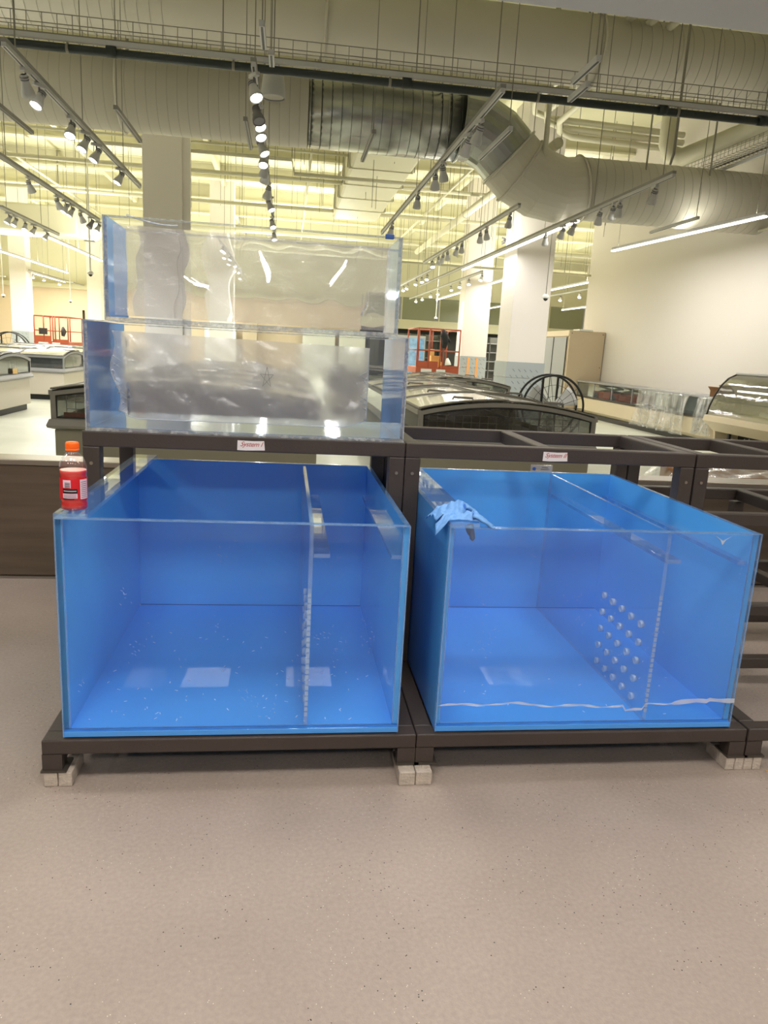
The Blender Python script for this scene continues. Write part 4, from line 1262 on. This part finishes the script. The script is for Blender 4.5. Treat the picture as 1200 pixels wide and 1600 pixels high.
# rectangular trunk duct running away
t = thing('trunk_duct', 'flat white insulated trunk duct running away under the silver duct', 'duct', (2.35, 12.0, 4.75))
MB().box(-0.62, 0.62, 0, 7.5, 0, 0.55, bev=0.06).build('duct_shell', 'pipe_paint', t)
for y in (1.4, 2.9, 4.4, 5.9):
    MB().box(-0.64, 0.64, y, y + 0.05, -0.02, 0.57).build('band', 'pipe_paint', t)
    bars('hanger', 'wire_grey', t, [((q, y, 0.0), (q, y, CZ - 4.75)) for q in (-0.66, 0.66)], 0.02)
t = thing('trunk_duct', 'wide pale box duct far off at the left under the ceiling', 'duct', (-9.5, 20.5, 3.95))
MB().box(0, 4.2, 0, 1.2, 0, 0.75, bev=0.05).build('duct_shell', 'pipe_paint', t)
MB().lathe([(0.35, 0), (0.35, 0.8)], 20, 'y', (4.4, 0.2, 0.3)).build('round_outlet', 'pipe_paint', t)
bars('hanger', 'wire_grey', t, [((q, 0.5, 0.7), (q, 0.5, CZ - 3.95)) for q in (0.5, 3.6)], 0.03)

# ================================================================== PIPES
def pipe(label, pts, r, m='pipe_paint', hang=True, rings=(), name='ceiling_pipe', n=10):
    t = thing(name, label, 'pipe', pts[0])
    o = Vector(pts[0]); P = [Vector(p) - o for p in pts]
    MB().tube(P, r, n).build('pipe', m, t)
    if hang:
        a, b = P[0], P[-1]
        ks = 5
        for k in range(ks):
            p = a + (b - a) * ((k + 0.5) / ks)
            if len(P) > 2:
                p = P[min(len(P) - 1, max(1, k))]
            top = CZ - (o.z + p.z)
            if top > 0.05:
                MB().bar((p.x, p.y, p.z), (p.x, p.y, p.z + top), 0.012).build('hanger', 'wire_grey', t)
    for q in rings:
        q = Vector(q) - o
        MB().lathe([(r * 1.3, -0.04), (r * 1.3, 0.04)], 12, 'y' if abs((P[-1] - P[0]).y) > abs((P[-1] - P[0]).x) else 'x', q).build('coupling', m, t)
    return t
bp_ = pipe('dark green-black pipe crossing the whole photo below the wire tray', [(-6, 5.0, 3.598), (10, 5.0, 3.598)], 0.034, 'black_pipe', hang=False, rings=[(-0.9, 5.0, 3.605), (1.6, 5, 3.605), (4.0, 5.0, 3.605), (5.0, 5, 3.605)], name='black_pipe')
for k in range(12):
    MB().lathe([(0.037, -0.012), (0.037, 0.012)], 12, 'x', (0.7 + 1.35 * k, 0, 0)).box(0.692 + 1.35 * k, 0.708 + 1.35 * k, -0.005, 0.005, 0.03, 0.046).build('pipe_clamp', 'wire_grey', bp_)
pipe('thick white pipe running away diagonally under the duct elbow', [(4.75, 10.0, 4.62), (4.9, 24.0, 4.62)], 0.085, rings=[(4.78, 13.0, 4.62), (4.83, 16.5, 4.62)])
pipe('thin white twin pipe beside the thick diagonal pipe', [(4.15, 11.0, 4.9), (4.2, 26.0, 4.9)], 0.03)
pipe('long white pipe across the hall at the left, nearest', [(-14, 12.6, 5.0), (-2.4, 12.6, 5.0)], 0.06)
pipe('long white pipe across the hall at the left, second', [(-14, 15.6, 4.9), (6, 15.6, 4.9)], 0.045)
pipe('long white pipe across the hall, third', [(-14, 18.9, 4.85), (8, 18.9, 4.85)], 0.05)
pipe('long white pipe across the hall, fourth', [(-14, 22.6, 4.7), (12, 22.6, 4.7)], 0.07)
pipe('long white pipe across the hall, fifth', [(-14, 26.4, 4.6), (12, 26.4, 4.6)], 0.06)
pipe('white U shaped conduit under the silver duct', [(0.95, 11.6, 5.6), (0.95, 11.6, 4.78), (1.0, 11.6, 4.70), (3.75, 11.6, 4.70), (3.8, 11.6, 4.78), (3.8, 11.6, 5.6)], 0.05)
pipe('white stepped conduit behind the U shaped one', [(-3.0, 13.2, 4.75), (0.6, 13.2, 4.75), (0.65, 13.2, 4.5), (3.3, 13.2, 4.5), (3.35, 13.2, 4.9), (6.5, 13.2, 4.9)], 0.035)
pipe('thin white conduit high over the column at the left', [(-8, 14.0, 5.1), (2.0, 14.0, 5.1)], 0.025)
pipe('thin white conduit running away at the left', [(-5.4, 12.0, 5.0), (-5.4, 28, 5.0)], 0.03)
pipe('thin white conduit running away over the centre', [(1.0, 12.0, 5.2), (1.0, 28, 5.2)], 0.025)
pipe('thick white vertical pipe with an elbow at the upper right', [(7.0, 10.9, CZ - 0.02), (7.0, 10.9, 5.0), (7.05, 10.85, 4.85), (7.25, 10.8, 4.8), (7.7, 9.4, 4.95), (7.9, 8.5, 5.05)], 0.15, hang=False)
pipe('slim white vertical pipe left of the thick one at the upper right', [(4.35, 9.4, CZ - 0.02), (4.35, 9.4, 4.2)], 0.04, hang=False)
for i in range(3):
    pipe(['upper', 'middle', 'lower'][i] + ' of three bundled white pipes bending right above the duct elbow', [(5.2 + 0.28 * i, 7.4, 5.9 - 0.0), (4.85 + 0.25 * i, 11.8, 5.75 - 0.14 * i), (5.0 + 0.25 * i, 12.2, 5.7 - 0.14 * i), (5.4 + 0.2 * i, 12.4, 5.68 - 0.14 * i), (8.1, 12.5, 5.66 - 0.14 * i)], 0.055, hang=False)
pipe('thin grey conduit curving down to the near end of the right spot track', [(4.62, 5.9, CZ - 0.02), (4.62, 5.9, 3.50), (4.62, 5.95, 3.40)], 0.014, 'wire_grey', hang=False)
pipe('wall bracket pipe high on the blank wall at the right edge', [(8.1, 9.6, 3.5), (8.1, 8.0, 3.5)], 0.02, hang=False)
pipe('white sprinkler line across the far hall above the right columns', [(3.0, 16.6, 3.42), (12.0, 16.6, 3.42)], 0.03)
# threaded hanging rods, too many and thin to count
hw = MB()
rr = random.Random(21)
for k in range(150):
    x = rr.uniform(-12, 12); y = rr.choice((10.9, 12.6, 14.0, 15.6, 18.9, 22.6, 26.4)) + rr.uniform(-0.1, 0.1)
    if x > 8 and y < 17: continue
    if 3.3 < x < 5.2 and y < 11.5: continue
    zb = rr.uniform(3.9, 5.2) if y > 12 else 5.1
    hw.bar((x, y, zb), (x, y, CZ), 0.010)
tag(hw.build('hanging_rods', 'wire_grey'), 'many thin threaded rods hanging from the hall ceiling', 'hanging rods', kind='stuff')

# ================================================================== WIRE BASKET TRAY
def tray(label, x0, x1, y, z, w, h, step, dark=True):
    t = thing('cable_tray', label, 'cable tray', (x0, y, z))
    L_ = x1 - x0
    a = MB()
    for (yy, zz) in ((0, h), (0, h / 2), (0, 0), (w * 0.25, 0), (w * 0.5, 0), (w * 0.75, 0), (w, 0), (w, h / 2), (w, h)):
        a.bar((0, yy, zz), (L_, yy, zz), 0.006)
    a.build('long_wires', 'wire_grey', t)
    b = MB()
    k = 0
    while k * step < L_:
        x = k * step
        b.bar((x, 0, h), (x, 0, 0), 0.005).bar((x, 0, 0), (x, w, 0), 0.005).bar((x, w, 0), (x, w, h), 0.005)
        k += 1
    o = b.build('cross_wires', 'wire_grey', t); o['kind'] = 'stuff'
    if dark:
        MB().tube([(0, w * 0.2, 0.016), (L_, w * 0.2, 0.016)], 0.010, 6).build('cable', 'black_rubber', t)
        MB().tube([(0, w * 0.5, 0.012), (L_, w * 0.5, 0.012)], 0.007, 6).build('cable', 'lamp_white', t)
        MB().box(0, L_, -0.012, 0.02, -0.045, -0.008).build('support_channel', 'lamp_white', t)
    bars('hanger', 'wire_grey', t, [((0.9 + q * 1.7, w / 2, 0), (0.9 + q * 1.7, w / 2, CZ - (z or 4.45))) for q in range(int(L_ / 1.7))], 0.010)
    return t
tray('wire basket cable tray crossing the whole photo above the dark pipe', -6, 10, 4.98, 3.69, 0.30, 0.15, 0.12)
t2 = tray('shorter wire basket cable tray running away at the upper right', 0, 4.2, 0, 0, 0.35, 0.12, 0.1)
t2.location = (7.55, 7.3, 4.45); t2.rotation_euler = (0, 0, PI / 2 + 0.03)
tag(MB().tube([(7.1, 8.4, 4.70), (7.5, 8.35, 4.68), (7.8, 8.3, 4.5), (8.1, 8.3, 4.35)], 0.02, 6).build('black_cable', 'black_rubber'), 'black cable sagging from the short tray at the upper right edge', 'cable')

# ================================================================== SPOT TRACKS
spot0 = None
def spot(loc, rz, tilt, lit, label, group):
    """track spotlight; the origin is where it clips into the track"""
    global spot0
    key = 'lit' if lit else 'off'
    t = thing('track_spotlight', label, 'spotlight', loc, rz, group)
    if key not in spot.cache:
        a = MB().box(-0.018, 0.018, -0.06, 0.06, -0.03, 0.0, bev=0.004).build('adapter', 'lamp_white', t)
        b = MB().tube([(0, 0, -0.03), (0, 0, -0.075)], 0.008, 6).bar((-0.03, 0, -0.075), (-0.03, 0, -0.11), 0.006).build('stem', 'lamp_grey', t)
        hd = MB()
        Mx = Matrix.Translation((0, 0, -0.115)) @ Matrix.Rotation(0.55, 4, 'X')
        k = MB().lathe([(0.020, 0.075), (0.030, 0.070), (0.032, 0.02), (0.036, -0.0), (0.052, -0.05), (0.055, -0.085), (0.049, -0.087), (0.046, -0.075)], 16, cap=False)
        k.v = [tuple(Mx @ Vector(p)) for p in k.v]
        h = k.build('lamp_head', 'lamp_white' if lit else 'lamp_grey', t)
        k = MB().lathe([(0.047, -0.078), (0.03, -0.082), (0.0, -0.083)], 16, cap=False)
        k.v = [tuple(Mx @ Vector(p)) for p in k.v]
        l = k.build('lens', 'lens_lit' if lit else 'lens_off', t, fix=False)
        k = MB().lathe([(0.0335, 0.06), (0.0335, 0.05)], 14).lathe([(0.0335, 0.042), (0.0335, 0.032)], 14)
        k.v = [tuple(Mx @ Vector(p)) for p in k.v]
        c = k.build('cooling_fins', 'lamp_grey', t)
        spot.cache[key] = [o.data for o in (a, b, h, l, c)]
    else:
        for nm, me in zip(('adapter', 'stem', 'lamp_head', 'lens', 'cooling_fins'), spot.cache[key]):
            o = bpy.data.objects.new(nm, me); C.objects.link(o); o.parent = t
    if lit:
        d = bpy.data.lights.new('spot_light', 'SPOT')
        d.energy = 60 if lit == 1 else lit; d.spot_size = 1.5; d.spot_blend = 0.7; d.shadow_soft_size = 0.045
        d.color = (1, 0.97, 0.91)
        o = bpy.data.objects.new('spot_light', d); C.objects.link(o); o.parent = t
        # the light sits in the mouth of the head and shines along it
        ax = Matrix.Rotation(0.55, 3, 'X') @ Vector((0, 0, -1))
        o.location = Vector((0, 0, -0.115)) + ax * 0.092
        o.rotation_euler = ax.to_track_quat('-Z', 'Y').to_euler()
    return t
spot.cache = {}
ORD = ['nearest', 'second', 'third', 'fourth', 'fifth', 'sixth', 'seventh', 'eighth', 'ninth', 'tenth', 'eleventh', 'twelfth', 'thirteenth']
def track(label, short, x, y0, y1, z, heads, dirn):
    t = thing('spot_track', label, 'light track', (x, y0, z))
    L_ = y1 - y0
    MB().box(-0.018, 0.018, 0, L_, -0.016, 0.016).build('rail', 'lamp_white', t)
    MB().box(-0.007, 0.007, 0.01, L_ - 0.01, -0.0175, -0.010).build('rail_slot', 'steel_dark', t)
    MB().box(-0.022, 0.022, 0.0, L_, 0.017, 0.046).build('support_channel', 'track_grey', t)
    k = 0.25
    while k < L_:
        if not 3.9 < y0 + k - 4.5 < 6.0:
            MB().bar((0, k, 0.03), (0, k, CZ - z), 0.008).build('hanger', 'wire_grey', t)
        k += 1.9
    for i, hd in enumerate(heads):
        y, lit = hd[:2]
        rz = hd[2] if len(hd) > 2 else dirn + random.Random(int(y * 100)).uniform(-0.5, 0.5)
        spot((x, y, z - 0.017), rz, 0.5, lit, '%s spotlight head on the %s' % (ORD[i], short), 'spotlights on the ' + short)
    return t
ZT = 3.35
track('light track across the upper left corner, in front of the painted duct', 'track at the upper left corner', -1.51, 4.28, 9.4, ZT, [(4.74, 160, -0.1), (5.07, 1), (6.0, 1), (6.5, 1), (6.97, 1), (8.12, 1)], 2.6)
track('light track left of the wide column, ending at the upper clear tank', 'second track from the left', -2.93, 8.1, 13.0, ZT, [(9.21, 120, -0.4), (10.47, 160, -0.6), (10.87, 1), (11.19, 1), (11.79, 100, -0.5), (12.42, 0), (12.92, 1)], 2.6)
track('short light track at the left edge that leads to a linear lamp', 'leftmost track', -4.40, 12.3, 15.6, ZT, [(12.64, 1), (12.96, 1), (13.48, 1), (13.96, 1), (14.75, 1)], 2.6)
track('light track hanging down the centre, beside the bell shaped lamp', 'central track', 0.31, 4.15, 14.3, ZT, [(4.29, 1), (4.91, 0), (5.09, 1), (5.42, 1), (6.0, 1), (6.51, 1), (6.95, 160, 0.35), (7.3, 160, 0.45), (8.25, 160, 0.5), (9.18, 1), (10.81, 1), (12.33, 1)], 3.6)
track('light track crossing the silver duct down to the clear tank corner', 'track over the silver duct', 2.25, 4.14, 11.9, ZT, [(4.87, 1), (5.3, 1), (6.4, 1), (6.85, 1), (8.05, 1), (10.57, 1)], 0.0)
track('light track in front of the right painted duct', 'track before the right duct', 4.68, 5.95, 21.6, 3.30, [(6.37, 12), (7.26, 10), (7.45, 10), (7.87, 10), (8.8, 8), (9.23, 8), (9.98, 10)], 0.0)
track('light track behind the duct elbow with a row of small dark heads', 'track behind the duct elbow', 3.76, 8.5, 15.9, ZT, [(8.94, 20), (10.2, 12), (10.6, 12), (11.95, 10), (12.4, 10), (13.2, 10), (13.7, 10), (14.1, 10), (14.8, 30, 3.2)], 0.0)
track('distant light track leading to the first wrapped column', 'distant track by the wrapped columns', 5.45, 16.9, 28.4, ZT, [(16.95, 1), (18.3, 1), (19.38, 1), (20.56, 1), (22.5, 1), (23.8, 1), (25.5, 1), (26.8, 1)], 2.8)
track('distant light track right above the right orange lift', 'distant track over the right lift', 4.2, 17.2, 24.0, ZT, [(17.8, 1), (18.6, 1), (19.5, 1), (21.1, 1), (21.9, 1)], 2.8)
track('distant light track seen through the upper clear tank', 'track behind the upper clear tank', -1.0, 17.0, 27.0, 3.5, [(17.5, 1), (19.0, 1), (21.0, 1), (23.5, 1)], 2.8)
track('distant light track near the end of the right wall', 'track by the end of the right wall', 9.3, 17.0, 27.0, ZT, [(17.6, 1), (18.6, 1), (20.0, 1), (21.6, 1), (23.2, 1)], 2.8)
track('far light track at the left over the orange lift', 'far track over the left lift', -8.4, 26.0, 33.0, 3.3, [(26.4, 1), (27.6, 1), (29.5, 1)], 2.8)

# short empty track pieces
for i, (x, y0, y1, z, lab) in enumerate(((-2.13, 5.5, 6.83, ZT, 'short empty track piece at the left edge below the painted duct'), (-1.01, 5.61, 6.78, ZT, 'short empty track piece against the painted duct, left of the wide column'),
        (0.17, 5.58, 6.66, ZT, 'short empty track piece left of the central spot track'), (1.39, 5.59, 6.74, ZT, 'short empty track piece in front of the silver duct'),
        (2.70, 3.34, 3.82, ZT, 'upper short white channel crossing the wire tray at the right'), (2.82, 3.82, 4.2, ZT, 'lower short white channel crossing the wire tray at the right'),
        (0.40, 3.40, 3.80, ZT, 'upper short channel crossing the wire tray above the central track'), (0.45, 3.88, 4.12, ZT, 'lower short channel crossing the wire tray above the bell lamp'),
        (6.28, 8.23, 9.64, ZT, 'short white channel hanging in front of the right duct above the linear lamp'), (2.55, 4.9, 6.0, 3.3, 'thick dark channel beside the silver elbow'))):
    t = thing('channel_piece', lab, 'channel', (x, y0, z))
    MB().box(-0.02, 0.02, 0, y1 - y0, -0.02, 0.02, bev=0.003).build('rail', 'lamp_white' if i > 3 else 'track_grey', t)
    MB().box(-0.008, 0.008, 0.01, y1 - y0 - 0.01, -0.0215, -0.012).build('rail_slot', 'steel_dark', t)
    MB().bar((0, 0.06, 0.02), (0, 0.06, CZ - z), 0.007).build('hanger', 'wire_grey', t)

# linear lamps
for (x, y0, y1, z, lab, rz) in LEDS:
    t = thing('linear_lamp', lab, 'lamp', (x, (y0 + y1) / 2, z), -rz if rz else 0)
    h = (y1 - y0) / 2
    MB().box(-0.02, 0.02, -h, h, 0.018, 0.07, bev=0.004).build('housing', 'lamp_white', t)
    MB().box(-0.03, 0.03, -h + 0.01, h - 0.01, -0.008, 0.018, bev=0.006).build('diffuser', 'tube_lit', t)
    bars('hanger', 'wire_grey', t, [((0, q * h, 0.07), (0, q * h, CZ - z)) for q in (((-0.9, 0.9) if x > 6 else (-0.6, 0.3, 0.95)) if y0 < 9.9 and x > 0 else (-0.97, 0, 0.97))], 0.006)

# bell shaped pendant
t = thing('bell_pendant', 'white bell shaped pendant hanging in front of the painted duct', 'pendant lamp', (0.425, 5.55, 3.54))
MB().lathe([(0.108, 0.0), (0.112, 0.01), (0.110, 0.06), (0.098, 0.16), (0.080, 0.26), (0.066, 0.285), (0.02, 0.29)], 28, cap=False).build('shade', 'lamp_white', t, fix=False, thick=0.004)
MB().lathe([(0.10, 0.012), (0.06, 0.02), (0.0, 0.022)], 24, cap=False).build('diffuser', 'duct_paint', t, fix=False)
MB().tube([(0, 0, 0.29), (0, 0, CZ - 3.54)], 0.006, 6).build('hanger', 'wire_grey', t)
# ceiling cameras on poles
for i, (x, y, z, zt, lab) in enumerate(((-3.86, 16.0, 2.58, CZ, 'white dome camera on a pole left of the upper clear tank'), (-7.6, 28.0, 2.4, CZ, 'small white camera pole over the left orange lift'),
        (-10.0, 28.0, 2.45, CZ, 'small white camera pole at the left edge'), (7.35, 15.6, 2.68, CZ, 'dome camera on a long pole in front of the nearest wrapped column'), (6.5, 28.0, 2.6, CZ, 'small camera pole over the right orange lift'))):
    if i == 3:
        x, y = 5.55, 12.2
        z = 2.42
    t = thing('pole_camera', lab, 'camera', (x, y, z))
    MB().tube([(0, 0, 0.06), (0, 0, zt - z)], 0.018 if i != 3 else 0.008, 8).build('pole', 'camera_white' if i != 3 else 'wire_grey', t)
    MB().lathe([(0.03, 0.10), (0.065, 0.07), (0.07, 0.03), (0.06, 0.02)], 16).build('camera_base', 'camera_white', t)
    MB().lathe([(0.045, 0.02), (0.035, -0.01), (0.0, -0.03)], 14, cap=False).build('dome', 'black_rubber', t)
    if i < 3:
        MB().box(-0.11, 0.11, -0.05, 0.05, 0.72, 0.75).build('mount_plate', 'camera_white', t)
# sprinkler cluster
for i, (x, y, z, lab) in enumerate(((5.2, 14.0, 3.7, 'round spiky pendant cluster above the wrapped columns'),)):
    t = thing('pendant_cluster', lab, 'pendant', (x, y, z))
    b = MB(); rr = random.Random(4)
    for k in range(40):
        v = Vector((rr.gauss(0, 1), rr.gauss(0, 1), rr.gauss(0, 1))).normalized()
        b.bar(v * 0.05, v * 0.14, 0.02)
    o = b.build('spikes', 'lamp_grey', t); o['kind'] = 'stuff'
    MB().lathe([(0.03, -0.05), (0.06, 0), (0.03, 0.05)], 10).build('core', 'lamp_grey', t)
    MB().tube([(0, 0, 0.05), (0, 0, CZ - z)], 0.006, 6).build('hanger', 'wire_grey', t)
